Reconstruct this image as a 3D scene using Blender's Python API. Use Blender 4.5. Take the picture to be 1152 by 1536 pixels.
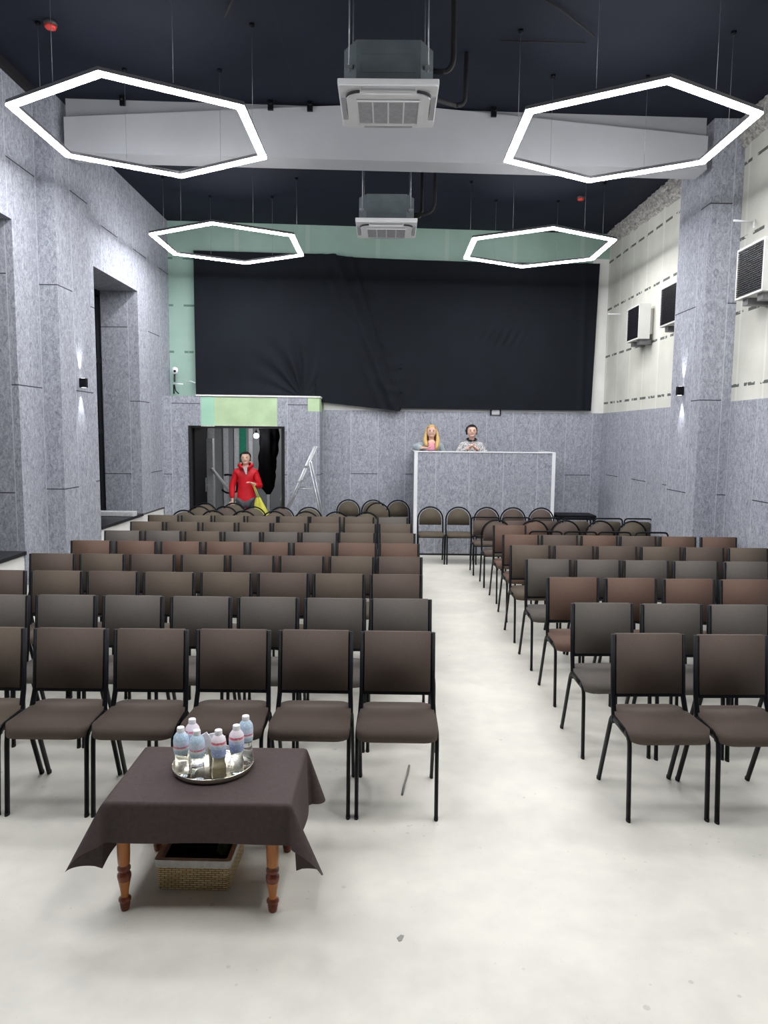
import bpy, bmesh, math, random
from mathutils import Vector, Matrix, noise
random.seed(7)
PI = math.pi
R = math.radians
scene = bpy.context.scene
for o in list(bpy.data.objects):
    bpy.data.objects.remove(o)
COL = scene.collection

# ------------------------------------------------------------------ camera, world, exposure
F_PX, HORIZON, ROLL, YAW, CAM_H = 1100.0, 652.0, 0.010, 0.0036, 2.0
PITCH = math.atan((768 - HORIZON) / F_PX)
cam_d = bpy.data.cameras.new('camera')
cam = bpy.data.objects.new('camera', cam_d)
COL.objects.link(cam)
cam_d.sensor_fit = 'VERTICAL'
cam_d.sensor_height = 36.0
cam_d.lens = 36.0 * F_PX / 1536.0
cam_d.clip_start = 0.05
cam_d.clip_end = 100
cam.matrix_world = (Matrix.Translation((0, 0, CAM_H)) @ Matrix.Rotation(YAW, 4, 'Z')
                    @ Matrix.Rotation(PI / 2 - PITCH, 4, 'X') @ Matrix.Rotation(ROLL, 4, 'Z'))
scene.camera = cam

world = bpy.data.worlds.new('world')
scene.world = world
world.use_nodes = True
world.node_tree.nodes['Background'].inputs['Color'].default_value = (0.02, 0.025, 0.04, 1)
world.node_tree.nodes['Background'].inputs['Strength'].default_value = 0.3
scene.view_settings.view_transform = 'Standard'
scene.view_settings.look = 'None'
scene.view_settings.gamma = 1.0
scene.view_settings.use_curve_mapping = False
scene.view_settings.exposure = 0.85
LAMP_STRENGTH = 46.0
LAMP_COLOR = (0.985, 0.98, 1.0)
CEIL = 5.55
HEX_Z = 4.635

# ------------------------------------------------------------------ materials
MATS = {}


def lin(c):
    return tuple(((v / 255) / 12.92 if v / 255 <= 0.04045 else ((v / 255 + 0.055) / 1.055) ** 2.4) for v in c)


def base_mat(name):
    m = bpy.data.materials.new(name)
    m.use_nodes = True
    nt = m.node_tree
    return m, nt, nt.nodes['Principled BSDF']


def nd(nt, kind, **kw):
    n = nt.nodes.new(kind)
    for k, v in kw.items():
        setattr(n, k, v)
    return n


def mat(name, col, rough=0.6, metal=0.0, var=0.12, scale=30.0, bump=0.0, trans=0.0, ior=1.45, spec=0.5, emit=None, estr=0.0, stretch=(1, 1, 1)):
    """plain procedural material with a little mottling"""
    if name in MATS:
        return MATS[name]
    m, nt, b = base_mat(name)
    L = nt.links
    tc = nd(nt, 'ShaderNodeTexCoord')
    mp = nd(nt, 'ShaderNodeMapping')
    mp.inputs['Scale'].default_value = stretch
    no = nd(nt, 'ShaderNodeTexNoise')
    no.inputs['Scale'].default_value = scale
    no.inputs['Detail'].default_value = 4
    L.new(tc.outputs['Object'], mp.inputs[0])
    L.new(mp.outputs[0], no.inputs['Vector'])
    cr = nd(nt, 'ShaderNodeValToRGB')
    cr.color_ramp.elements[0].position = 0.3
    cr.color_ramp.elements[1].position = 0.7
    cr.color_ramp.elements[0].color = (*[c * (1 - var) for c in col], 1)
    cr.color_ramp.elements[1].color = (*[min(1, c * (1 + var)) for c in col], 1)
    L.new(no.outputs['Fac'], cr.inputs[0])
    L.new(cr.outputs[0], b.inputs['Base Color'])
    b.inputs['Roughness'].default_value = rough
    b.inputs['Metallic'].default_value = metal
    b.inputs['Specular IOR Level'].default_value = spec
    b.inputs['IOR'].default_value = ior
    if trans:
        b.inputs['Transmission Weight'].default_value = trans
    if bump:
        bp = nd(nt, 'ShaderNodeBump')
        bp.inputs['Strength'].default_value = bump
        bp.inputs['Distance'].default_value = 0.005
        L.new(no.outputs['Fac'], bp.inputs['Height'])
        L.new(bp.outputs[0], b.inputs['Normal'])
    if emit:
        b.inputs['Emission Color'].default_value = (*emit, 1)
        b.inputs['Emission Strength'].default_value = estr
    MATS[name] = m
    return m


def mth(nt, op, a, b=None, c=None):
    n = nd(nt, 'ShaderNodeMath', operation=op)
    for i, v in enumerate((a, b, c)):
        if v is None:
            continue
        if isinstance(v, (int, float)):
            n.inputs[i].default_value = v
        else:
            nt.links.new(v, n.inputs[i])
    return n.outputs[0]


def felt_mat(name, w=0.6, off=0.0, z0=1.35, dz=2.2, tint=(1, 1, 1), light=1.0):
    """grey pressed felt acoustic panels, staggered sheets, hairline joints"""
    m, nt, b = base_mat(name)
    L = nt.links
    tc = nd(nt, 'ShaderNodeTexCoord')
    sp = nd(nt, 'ShaderNodeSeparateXYZ')
    L.new(tc.outputs['Object'], sp.inputs[0])
    u = mth(nt, 'ADD', mth(nt, 'ADD', sp.outputs[0], sp.outputs[1]), 20.0 - off)
    z = sp.outputs[2]
    uk = mth(nt, 'DIVIDE', u, w)
    k = mth(nt, 'FLOOR', uk)
    par = mth(nt, 'MODULO', k, 2.0)
    zz = mth(nt, 'SUBTRACT', mth(nt, 'ADD', z, dz * 3), mth(nt, 'MULTIPLY', par, dz / 2))
    zz = mth(nt, 'MODULO', mth(nt, 'SUBTRACT', zz, z0), dz)
    hs = mth(nt, 'LESS_THAN', zz, 0.012)
    vs = mth(nt, 'LESS_THAN', mth(nt, 'MULTIPLY', mth(nt, 'FRACT', uk), w), 0.010)
    # fibres: two crossed stretched noises
    fac = None
    n1 = nd(nt, 'ShaderNodeTexNoise'); n1.inputs['Scale'].default_value = 26; n1.inputs['Detail'].default_value = 5
    n1.inputs['Roughness'].default_value = 0.65; n1.inputs['Distortion'].default_value = 1.6
    mp = nd(nt, 'ShaderNodeMapping'); mp.inputs['Rotation'].default_value = (0.5, 0.3, 0.6); mp.inputs['Scale'].default_value = (1.0, 1.0, 0.45)
    L.new(tc.outputs['Object'], mp.inputs[0]); L.new(mp.outputs[0], n1.inputs['Vector'])
    n2 = nd(nt, 'ShaderNodeTexNoise'); n2.inputs['Scale'].default_value = 90; n2.inputs['Detail'].default_value = 3
    L.new(tc.outputs['Object'], n2.inputs['Vector'])
    mix = mth(nt, 'ADD', mth(nt, 'MULTIPLY', n1.outputs['Fac'], 0.7), mth(nt, 'MULTIPLY', n2.outputs['Fac'], 0.3))
    cr = nd(nt, 'ShaderNodeValToRGB')
    lo = (0.198 * tint[0] * light, 0.209 * tint[1] * light, 0.246 * tint[2] * light, 1)
    hi = (0.465 * tint[0] * light, 0.485 * tint[1] * light, 0.54 * tint[2] * light, 1)
    cr.color_ramp.elements[0].position = 0.36; cr.color_ramp.elements[0].color = lo
    cr.color_ramp.elements[1].position = 0.62; cr.color_ramp.elements[1].color = hi
    L.new(mix, cr.inputs[0])
    wn = nd(nt, 'ShaderNodeTexWhiteNoise', noise_dimensions='1D')
    L.new(k, wn.inputs['W'])
    tone = mth(nt, 'ADD', mth(nt, 'MULTIPLY', wn.outputs[0], 0.08), 0.96)
    vm = nd(nt, 'ShaderNodeVectorMath', operation='SCALE')
    L.new(cr.outputs[0], vm.inputs[0]); L.new(tone, vm.inputs['Scale'])
    mx = nd(nt, 'ShaderNodeMixRGB'); L.new(hs, mx.inputs[0]); L.new(vm.outputs[0], mx.inputs[1]); mx.inputs[2].default_value = (0.06, 0.06, 0.075, 1)
    mx2 = nd(nt, 'ShaderNodeMixRGB'); L.new(mth(nt, 'MULTIPLY', vs, 0.6), mx2.inputs[0]); L.new(mx.outputs[0], mx2.inputs[1]); mx2.inputs[2].default_value = (0.6, 0.62, 0.68, 1)
    L.new(mx2.outputs[0], b.inputs['Base Color'])
    b.inputs['Roughness'].default_value = 0.95
    b.inputs['Specular IOR Level'].default_value = 0.15
    bp = nd(nt, 'ShaderNodeBump'); bp.inputs['Strength'].default_value = 0.25; bp.inputs['Distance'].default_value = 0.004
    L.new(mix, bp.inputs['Height']); L.new(bp.outputs[0], b.inputs['Normal'])
    return m


def board_mat(name, col, col2, axis=0, w=1.2, dz=0.55, z0=0.05, dash=0.35, dashcol=(0.10, 0.11, 0.10), filler=0.3):
    """plasterboard: rows of short slots / screw strips, pale filled vertical joints"""
    m, nt, b = base_mat(name)
    L = nt.links
    tc = nd(nt, 'ShaderNodeTexCoord')
    sp = nd(nt, 'ShaderNodeSeparateXYZ')
    L.new(tc.outputs['Object'], sp.inputs[0])
    u = mth(nt, 'ADD', sp.outputs[axis], 20.0)
    z = sp.outputs[2]
    zr = mth(nt, 'MODULO', mth(nt, 'ADD', z, 10 * dz - z0), dz)
    row = mth(nt, 'LESS_THAN', zr, 0.036)
    dfr = mth(nt, 'FRACT', mth(nt, 'DIVIDE', u, dash))
    no = nd(nt, 'ShaderNodeTexNoise'); no.inputs['Scale'].default_value = 14; no.inputs['Detail'].default_value = 5
    L.new(tc.outputs['Object'], no.inputs['Vector'])
    don = mth(nt, 'LESS_THAN', dfr, 0.68)
    rag = mth(nt, 'GREATER_THAN', no.outputs['Fac'], 0.40)
    dm = mth(nt, 'MULTIPLY', mth(nt, 'MULTIPLY', row, don), rag)
    n2 = nd(nt, 'ShaderNodeTexNoise'); n2.inputs['Scale'].default_value = 1.6; n2.inputs['Detail'].default_value = 4
    L.new(tc.outputs['Object'], n2.inputs['Vector'])
    cr = nd(nt, 'ShaderNodeValToRGB')
    cr.color_ramp.elements[0].position = 0.35; cr.color_ramp.elements[0].color = (*col, 1)
    cr.color_ramp.elements[1].position = 0.65; cr.color_ramp.elements[1].color = (*col2, 1)
    L.new(n2.outputs['Fac'], cr.inputs[0])
    vfr = mth(nt, 'ABSOLUTE', mth(nt, 'SUBTRACT', mth(nt, 'FRACT', mth(nt, 'DIVIDE', u, w)), 0.5))
    vj = mth(nt, 'MULTIPLY', mth(nt, 'LESS_THAN', vfr, 0.03), filler)
    mx = nd(nt, 'ShaderNodeMixRGB'); L.new(vj, mx.inputs[0]); L.new(cr.outputs[0], mx.inputs[1]); mx.inputs[2].default_value = (0.85, 0.85, 0.80, 1)
    mx2 = nd(nt, 'ShaderNodeMixRGB'); L.new(dm, mx2.inputs[0]); L.new(mx.outputs[0], mx2.inputs[1]); mx2.inputs[2].default_value = (*dashcol, 1)
    L.new(mx2.outputs[0], b.inputs['Base Color'])
    b.inputs['Roughness'].default_value = 0.85
    return m


def floor_mat():
    m, nt, b = base_mat('poured_floor')
    L = nt.links
    tc = nd(nt, 'ShaderNodeTexCoord')
    def N(s, d=5, dist=0.0, scl=(1, 1, 1)):
        mp = nd(nt, 'ShaderNodeMapping'); mp.inputs['Scale'].default_value = scl
        L.new(tc.outputs['Object'], mp.inputs[0])
        n = nd(nt, 'ShaderNodeTexNoise'); n.inputs['Scale'].default_value = s; n.inputs['Detail'].default_value = d; n.inputs['Distortion'].default_value = dist
        L.new(mp.outputs[0], n.inputs['Vector'])
        return n.outputs['Fac']
    a = N(1.3, 6, 0.6, (1, 1.6, 1)); c = N(7, 6)
    mixf = mth(nt, 'ADD', mth(nt, 'MULTIPLY', a, 0.6), mth(nt, 'MULTIPLY', c, 0.4))
    cr = nd(nt, 'ShaderNodeValToRGB')
    cr.color_ramp.elements[0].position = 0.38; cr.color_ramp.elements[0].color = (0.625, 0.61, 0.55, 1)
    cr.color_ramp.elements[1].position = 0.60; cr.color_ramp.elements[1].color = (0.725, 0.71, 0.635, 1)
    L.new(mixf, cr.inputs[0])
    # spatters: small voronoi dots where a coarse noise allows
    vo = nd(nt, 'ShaderNodeTexVoronoi'); vo.inputs['Scale'].default_value = 7.0
    L.new(tc.outputs['Object'], vo.inputs['Vector'])
    sz = mth(nt, 'MULTIPLY', mth(nt, 'SUBTRACT', N(3.0, 2), 0.50), 0.55)
    dot = mth(nt, 'LESS_THAN', vo.outputs['Distance'], sz)
    mx = nd(nt, 'ShaderNodeMixRGB'); L.new(mth(nt, 'MULTIPLY', dot, 0.4), mx.inputs[0]); L.new(cr.outputs[0], mx.inputs[1]); mx.inputs[2].default_value = (0.33, 0.32, 0.29, 1)
    v2 = nd(nt, 'ShaderNodeTexVoronoi'); v2.inputs['Scale'].default_value = 15.0
    L.new(tc.outputs['Object'], v2.inputs['Vector'])
    sz2 = mth(nt, 'MULTIPLY', mth(nt, 'SUBTRACT', N(2.2, 3, 0, (1, 1, 2)), 0.47), 0.75)
    dot2 = mth(nt, 'LESS_THAN', v2.outputs['Distance'], sz2)
    mxb = nd(nt, 'ShaderNodeMixRGB'); L.new(mth(nt, 'MULTIPLY', dot2, 0.28), mxb.inputs[0]); L.new(mx.outputs[0], mxb.inputs[1]); mxb.inputs[2].default_value = (0.36, 0.35, 0.33, 1)
    # faint trowel scratches
    wv = N(9, 2, 4.0, (1, 0.35, 1))
    scr = mth(nt, 'LESS_THAN', mth(nt, 'ABSOLUTE', mth(nt, 'SUBTRACT', wv, 0.62)), 0.0022)
    mxc = nd(nt, 'ShaderNodeMixRGB'); L.new(mth(nt, 'MULTIPLY', scr, 0.22), mxc.inputs[0]); L.new(mxb.outputs[0], mxc.inputs[1]); mxc.inputs[2].default_value = (0.40, 0.39, 0.36, 1)
    L.new(mxc.outputs[0], b.inputs['Base Color'])
    rr = nd(nt, 'ShaderNodeMapRange'); L.new(c, rr.inputs[0]); rr.inputs[3].default_value = 0.34; rr.inputs[4].default_value = 0.55
    L.new(rr.outputs[0], b.inputs['Roughness'])
    bp = nd(nt, 'ShaderNodeBump'); bp.inputs['Strength'].default_value = 0.08; bp.inputs['Distance'].default_value = 0.01
    L.new(c, bp.inputs['Height']); L.new(bp.outputs[0], b.inputs['Normal'])
    return m


def ceiling_mat():
    m, nt, b = base_mat('dark_ceiling_paint')
    L = nt.links
    tc = nd(nt, 'ShaderNodeTexCoord'); sp = nd(nt, 'ShaderNodeSeparateXYZ'); L.new(tc.outputs['Object'], sp.inputs[0])
    fx = mth(nt, 'LESS_THAN', mth(nt, 'FRACT', mth(nt, 'DIVIDE', mth(nt, 'ADD', sp.outputs[0], 20.2), 1.2)), 0.006)
    fy = mth(nt, 'LESS_THAN', mth(nt, 'FRACT', mth(nt, 'DIVIDE', mth(nt, 'ADD', sp.outputs[1], 20.0), 2.5)), 0.003)
    s = mth(nt, 'MAXIMUM', fx, fy)
    no = nd(nt, 'ShaderNodeTexNoise'); no.inputs['Scale'].default_value = 2; no.inputs['Detail'].default_value = 5
    L.new(tc.outputs['Object'], no.inputs['Vector'])
    cr = nd(nt, 'ShaderNodeValToRGB')
    cr.color_ramp.elements[0].color = (0.0085, 0.011, 0.021, 1); cr.color_ramp.elements[1].color = (0.0135, 0.0165, 0.030, 1)
    L.new(no.outputs['Fac'], cr.inputs[0])
    mx = nd(nt, 'ShaderNodeMixRGB'); L.new(mth(nt, 'MULTIPLY', s, 0.5), mx.inputs[0]); L.new(cr.outputs[0], mx.inputs[1]); mx.inputs[2].default_value = (0.02, 0.02, 0.03, 1)
    L.new(mx.outputs[0], b.inputs['Base Color']); b.inputs['Roughness'].default_value = 0.75; b.inputs['Specular IOR Level'].default_value = 0.2
    return m


def wicker_mat():
    m, nt, b = base_mat('wicker')
    L = nt.links
    tc = nd(nt, 'ShaderNodeTexCoord'); sp = nd(nt, 'ShaderNodeSeparateXYZ'); L.new(tc.outputs['Object'], sp.inputs[0])
    cx = nd(nt, 'ShaderNodeCombineXYZ')
    L.new(mth(nt, 'ADD', sp.outputs[0], sp.outputs[1]), cx.inputs[0]); L.new(sp.outputs[2], cx.inputs[1])
    br = nd(nt, 'ShaderNodeTexBrick')
    br.inputs['Scale'].default_value = 1.0; br.inputs['Brick Width'].default_value = 0.032; br.inputs['Row Height'].default_value = 0.010
    br.inputs['Mortar Size'].default_value = 0.0016; br.inputs['Mortar Smooth'].default_value = 0.6
    br.inputs['Color1'].default_value = (0.80, 0.62, 0.34, 1); br.inputs['Color2'].default_value = (0.56, 0.39, 0.18, 1); br.inputs['Mortar'].default_value = (0.06, 0.035, 0.015, 1)
    L.new(cx.outputs[0], br.inputs['Vector'])
    L.new(br.outputs['Color'], b.inputs['Base Color'])
    bp = nd(nt, 'ShaderNodeBump', invert=True); bp.inputs['Strength'].default_value = 1.0; bp.inputs['Distance'].default_value = 0.004
    L.new(br.outputs['Fac'], bp.inputs['Height']); L.new(bp.outputs[0], b.inputs['Normal'])
    b.inputs['Roughness'].default_value = 0.6
    return m


def label_mat(name, bands):
    """bottle label: bands = [(z_from, colour)] in object z, with scribbled print"""
    m, nt, b = base_mat(name)
    L = nt.links
    tc = nd(nt, 'ShaderNodeTexCoord'); sp = nd(nt, 'ShaderNodeSeparateXYZ'); L.new(tc.outputs['Object'], sp.inputs[0])
    cr = nd(nt, 'ShaderNodeValToRGB'); cr.color_ramp.interpolation = 'CONSTANT'
    mr = nd(nt, 'ShaderNodeMapRange'); mr.inputs[1].default_value = 0.10; mr.inputs[2].default_value = 0.19
    L.new(sp.outputs[2], mr.inputs[0]); L.new(mr.outputs[0], cr.inputs[0])
    for i, (p, c) in enumerate(bands):
        e = cr.color_ramp.elements[i] if i < 2 else cr.color_ramp.elements.new(p)
        e.position = p; e.color = (*c, 1)
    no = nd(nt, 'ShaderNodeTexNoise'); no.inputs['Scale'].default_value = 140; no.inputs['Detail'].default_value = 3
    L.new(tc.outputs['Object'], no.inputs['Vector'])
    mx = nd(nt, 'ShaderNodeMixRGB'); L.new(mth(nt, 'MULTIPLY', mth(nt, 'GREATER_THAN', no.outputs['Fac'], 0.57), 0.7), mx.inputs[0])
    L.new(cr.outputs[0], mx.inputs[1]); mx.inputs[2].default_value = (0.85, 0.9, 0.95, 1)
    L.new(mx.outputs[0], b.inputs['Base Color']); b.inputs['Roughness'].default_value = 0.4
    return m


def stripe_mat():
    m, nt, b = base_mat('zigzag_knit')
    L = nt.links
    tc = nd(nt, 'ShaderNodeTexCoord')
    wv = nd(nt, 'ShaderNodeTexWave', bands_direction='Z'); wv.inputs['Scale'].default_value = 13.0; wv.inputs['Distortion'].default_value = 9.0; wv.inputs['Detail'].default_value = 2; wv.inputs['Detail Scale'].default_value = 6
    L.new(tc.outputs['Object'], wv.inputs['Vector'])
    cr = nd(nt, 'ShaderNodeValToRGB'); cr.color_ramp.interpolation = 'CONSTANT'
    cr.color_ramp.elements[0].color = (0.05, 0.05, 0.07, 1); cr.color_ramp.elements[1].position = 0.42; cr.color_ramp.elements[1].color = (0.78, 0.76, 0.74, 1)
    L.new(wv.outputs['Fac'], cr.inputs[0]); L.new(cr.outputs[0], b.inputs['Base Color']); b.inputs['Roughness'].default_value = 0.9
    return m


M_BLACK = mat('black_frame_paint', (0.0035, 0.004, 0.0065), 0.5, 0.0, 0.2, spec=0.22)
M_BLACKROUGH = mat('matt_black', (0.012, 0.012, 0.014), 0.8)
M_WHITE = mat('white_paint', (0.84, 0.85, 0.87), 0.55, var=0.03, scale=3)
M_OFFWHITE = mat('grey_white_paint', (0.44, 0.45, 0.475), 0.6, var=0.04, scale=2)
M_APRON = mat('white_plaster', (0.80, 0.80, 0.78), 0.8, var=0.05, scale=4)
M_STEEL = mat('galvanised_steel', (0.14, 0.17, 0.185), 0.5, 0.4, 0.15, 6)
M_ALU = mat('brushed_aluminium', (0.42, 0.43, 0.45), 0.4, 0.7, 0.1, 20)
M_FLOOR = floor_mat()
M_CEIL = ceiling_mat()
M_FELT_L = felt_mat('felt_panel_left_wall', 0.6, 20.0 + 4.29 - 0.6 * 40, 1.36)
M_FELT_R = felt_mat('felt_panel_right_wall', 0.62, 0.25, 1.33)
M_FELT_B = felt_mat('felt_panel_back_wall', 0.52, 0.1, 1.30, 2.36, light=0.98)
M_FELT_K = felt_mat('felt_panel_kiosk', 0.56, 0.08 + 12.15, 3.0, 8.0, light=0.98)
M_CREAM = board_mat('cream_plasterboard', (0.56, 0.56, 0.50), (0.66, 0.66, 0.60), 1, 0.6, 0.82, 0.12, 0.36)
M_GREEN = board_mat('green_plasterboard', (0.30, 0.44, 0.37), (0.35, 0.50, 0.43), 0, 1.2, 0.78, 0.24, 0.55, (0.12, 0.2, 0.17), 0.12)
M_LIME = mat('lime_green_board', (0.47, 0.62, 0.38), 0.8, var=0.1, scale=4)
M_MINT = mat('mint_green_board', (0.36, 0.62, 0.47), 0.8, var=0.06, scale=4)
M_CURTAIN = mat('black_curtain_cloth', (0.0034, 0.0056, 0.0100), 0.85, 0, 0.2, 3, spec=0.35)
M_WOOD = mat('varnished_orange_wood', (0.42, 0.15, 0.035), 0.28, 0, 0.35, 18, stretch=(1, 1, 0.15))
M_WOODDARK = mat('varnished_brown_wood', (0.17, 0.04, 0.018), 0.28, 0, 0.3, 18)
M_CLOTH = mat('brown_tablecloth_fabric', (0.072, 0.053, 0.052), 0.85, 0, 0.1, 60, spec=0.3)
M_SKIN = mat('skin', (0.74, 0.47, 0.37), 0.5, 0, 0.05, 10)
M_DARKGREY = mat('dark_grey_board', (0.14, 0.145, 0.16), 0.8, 0, 0.1, 3)


# ------------------------------------------------------------------ mesh helper
class MB:
    def __init__(s):
        s.bm = bmesh.new()

    def box(s, a, b, bev=0.0, mi=0, M=None):
        ax, ay, az = [min(p, q) for p, q in zip(a, b)]
        bx, by, bz = [max(p, q) for p, q in zip(a, b)]
        t = bmesh.new()
        vs = [t.verts.new(v) for v in ((ax, ay, az), (bx, ay, az), (bx, by, az), (ax, by, az), (ax, ay, bz), (bx, ay, bz), (bx, by, bz), (ax, by, bz))]
        for f in ((0, 3, 2, 1), (4, 5, 6, 7), (0, 1, 5, 4), (1, 2, 6, 5), (2, 3, 7, 6), (3, 0, 4, 7)):
            t.faces.new([vs[i] for i in f]).material_index = mi
        if bev:
            bmesh.ops.bevel(t, geom=list(t.edges), offset=bev, segments=2, affect='EDGES', profile=0.6)
            for f in t.faces:
                f.material_index = mi
        if M:
            bmesh.ops.transform(t, matrix=M, verts=t.verts)
        s.merge(t)
        return s

    def merge(s, t):
        me = bpy.data.meshes.new('tmp')
        t.to_mesh(me)
        t.free()
        s.bm.from_mesh(me)
        bpy.data.meshes.remove(me)

    def prism(s, pts, lo, hi, axis='z', mi=0):
        """polygon pts (2D) extruded along axis from lo to hi"""
        def P(p, h):
            if axis == 'z':
                return (p[0], p[1], h)
            if axis == 'y':
                return (p[0], h, p[1])
            return (h, p[0], p[1])
        A = [s.bm.verts.new(P(p, lo)) for p in pts]
        B = [s.bm.verts.new(P(p, hi)) for p in pts]
        n = len(pts)
        fs = [s.bm.faces.new(A[::-1]), s.bm.faces.new(B)]
        for i in range(n):
            fs.append(s.bm.faces.new((A[i], A[(i + 1) % n], B[(i + 1) % n], B[i])))
        for f in fs:
            f.material_index = mi
        return s

    def tube(s, pts, r, n=8, ry=None, closed=False, mi=0, up=(1, 0, 0), cap=True):
        """sweep an ellipse (r across `up`-perp, ry) along points; r may be a list"""
        P = [Vector(p) for p in pts]
        m = len(P)
        rings = []
        upv = Vector(up)
        for i, p in enumerate(P):
            if closed:
                d = (P[(i + 1) % m] - P[i - 1]).normalized()
            elif i == 0:
                d = (P[1] - P[0]).normalized()
            elif i == m - 1:
                d = (P[-1] - P[-2]).normalized()
            else:
                d = ((P[i + 1] - p).normalized() + (p - P[i - 1]).normalized())
                d = d.normalized() if d.length > 1e-6 else (P[i + 1] - p).normalized()
            a = upv - d * upv.dot(d)
            if a.length < 1e-3:
                alt = Vector((0, 1, 0)) if abs(d.y) < 0.9 else Vector((0, 0, 1))
                a = alt - d * alt.dot(d)
            a.normalize()
            c = d.cross(a)
            ra = r[i] if isinstance(r, (list, tuple)) else r
            rb = (ry[i] if isinstance(ry, (list, tuple)) else ry) if ry is not None else ra
            rings.append([s.bm.verts.new(p + a * ra * math.cos(2 * PI * k / n) + c * rb * math.sin(2 * PI * k / n)) for k in range(n)])
        for i in range(m if closed else m - 1):
            A, B = rings[i], rings[(i + 1) % m]
            for k in range(n):
                f = s.bm.faces.new((A[k], A[(k + 1) % n], B[(k + 1) % n], B[k]))
                f.smooth = True
                f.material_index = mi
        if cap and not closed:
            s.bm.faces.new(rings[0][::-1]).material_index = mi
            s.bm.faces.new(rings[-1]).material_index = mi
        return s

    def lathe(s, prof, n=20, c=(0, 0, 0), sx=1.0, sy=1.0, mi=0, cap=True):
        rings = []
        for r, z in prof:
            rings.append([s.bm.verts.new((c[0] + sx * r * math.cos(2 * PI * k / n), c[1] + sy * r * math.sin(2 * PI * k / n), c[2] + z)) for k in range(n)])
        for A, B in zip(rings, rings[1:]):
            for k in range(n):
                f = s.bm.faces.new((A[k], A[(k + 1) % n], B[(k + 1) % n], B[k]))
                f.smooth = True
                f.material_index = mi
        if cap:
            s.bm.faces.new(rings[0][::-1]).material_index = mi
            s.bm.faces.new(rings[-1]).material_index = mi
        return s

    def grid(s, fn, nu, nv, mi=0, smooth=True):
        V = [[s.bm.verts.new(fn(i / nu, j / nv)) for j in range(nv + 1)] for i in range(nu + 1)]
        for i in range(nu):
            for j in range(nv):
                f = s.bm.faces.new((V[i][j], V[i + 1][j], V[i + 1][j + 1], V[i][j + 1]))
                f.smooth = smooth
                f.material_index = mi
        return s

    def ball(s, c, r, mi=0, seg=12, M=None):
        t = bmesh.new()
        bmesh.ops.create_uvsphere(t, u_segments=seg, v_segments=seg, radius=1)
        sc = r if isinstance(r, (tuple, list)) else (r, r, r)
        bmesh.ops.scale(t, vec=sc, verts=t.verts)
        if M:
            bmesh.ops.transform(t, matrix=M, verts=t.verts)
        bmesh.ops.translate(t, vec=c, verts=t.verts)
        for f in t.faces:
            f.smooth = True
            f.material_index = mi
        s.merge(t)
        return s

    def build(s, name, m, parent=None, **tags):
        bmesh.ops.recalc_face_normals(s.bm, faces=s.bm.faces)
        me = bpy.data.meshes.new(name)
        s.bm.to_mesh(me)
        s.bm.free()
        for x in (m if isinstance(m, (list, tuple)) else [m]):
            me.materials.append(x)
        o = bpy.data.objects.new(name, me)
        COL.objects.link(o)
        if parent:
            o.parent = parent
        for k, v in tags.items():
            o[k] = v
        return o


def tag(o, label, cat, group=None, kind=None):
    o['label'] = label
    o['category'] = cat
    if group:
        o['group'] = group
    if kind:
        o['kind'] = kind
    return o


def empty(name, loc=(0, 0, 0), rz=0.0, label=None, cat=None, group=None):
    o = bpy.data.objects.new(name, None)
    o.empty_display_size = 0.1
    COL.objects.link(o)
    o.location = loc
    o.rotation_euler = (0, 0, rz)
    if label:
        tag(o, label, cat, group)
    return o


def children(o):
    return [c for c in bpy.data.objects if c.parent == o]


def copy_tree(o, parent=None):
    c = o.copy()
    COL.objects.link(c)
    c.parent = parent
    for ch in children(o):
        copy_tree(ch, c)
    return c


def structure(o):
    o['kind'] = 'structure'
    return o


def bez(p0, p1, p2, n=5):
    p0, p1, p2 = Vector(p0), Vector(p1), Vector(p2)
    return [tuple(p0 * (1 - t) ** 2 + p1 * 2 * t * (1 - t) + p2 * t * t) for t in [i / n for i in range(n + 1)]]


def rounded(w, d, r, n=5, cx=0, cy=0):
    out = []
    for sx, sy, a0 in ((1, -1, -90), (1, 1, 0), (-1, 1, 90), (-1, -1, 180)):
        for i in range(n + 1):
            a = R(a0 + 90 * i / n)
            out.append((cx + sx * (w / 2 - r) + r * math.cos(a), cy + sy * (d / 2 - r) + r * math.sin(a)))
    return out


# ------------------------------------------------------------------ room shell
XL, XR = -3.75, 3.95          # wall faces
PL, PR = -3.56, 3.62          # pilaster faces


def y_back(x):
    return 12.75 + 0.6 * (x + 3.75) / 7.7


def x_right(y):
    return XR - 0.09 * max(0, (y - 8.6)) / 4.75


structure(MB().box((-5.2, -6, -0.15), (5.2, 17.0, 0)).build('floor', M_FLOOR))
structure(MB().box((-4.6, -6, CEIL), (4.6, 14.6, CEIL + 0.15)).build('ceiling', M_CEIL))

# left wall: built round two deep window niches, felt from sill height up, white below
NZ0, NZ1 = 0.75, 4.09          # niche sill and head
n2a, n2b, n1a, n1b = 9.55, 11.2, 5.35, 7.52
wl = MB()
yend = 13.3
for a, b in ((-6, 1.3), (3.2, n1a), (n1b, 8.07), (8.07, n2a), (n2b, yend)):
    wl.box((XL - 0.62, a, 0.4 if a in (8.07, n1b) else NZ0), (XL, b, CEIL))
for a, b in ((1.3, 3.2), (n1a, n1b), (n2a, n2b)):
    wl.box((XL - 0.62, a, NZ1), (XL, b, CEIL))
structure(wl.build('wall_left', M_FELT_L))
structure(MB().box((XL - 0.62, -5.9, 0), (XL - 0.015, 13.2, NZ0 - 0.03)).build('wall_left_base', M_APRON))
structure(MB().box((XL, 8.07, 0.40), (PL, 8.95, CEIL)).build('wall_left_pilaster', M_FELT_L))
structure(MB().box((XL - 0.02, 8.09, 0), (PL - 0.02, 8.93, 0.40)).build('baseboard_left', mat('pale_plinth', (0.50, 0.51, 0.53), 0.7)))

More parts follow.
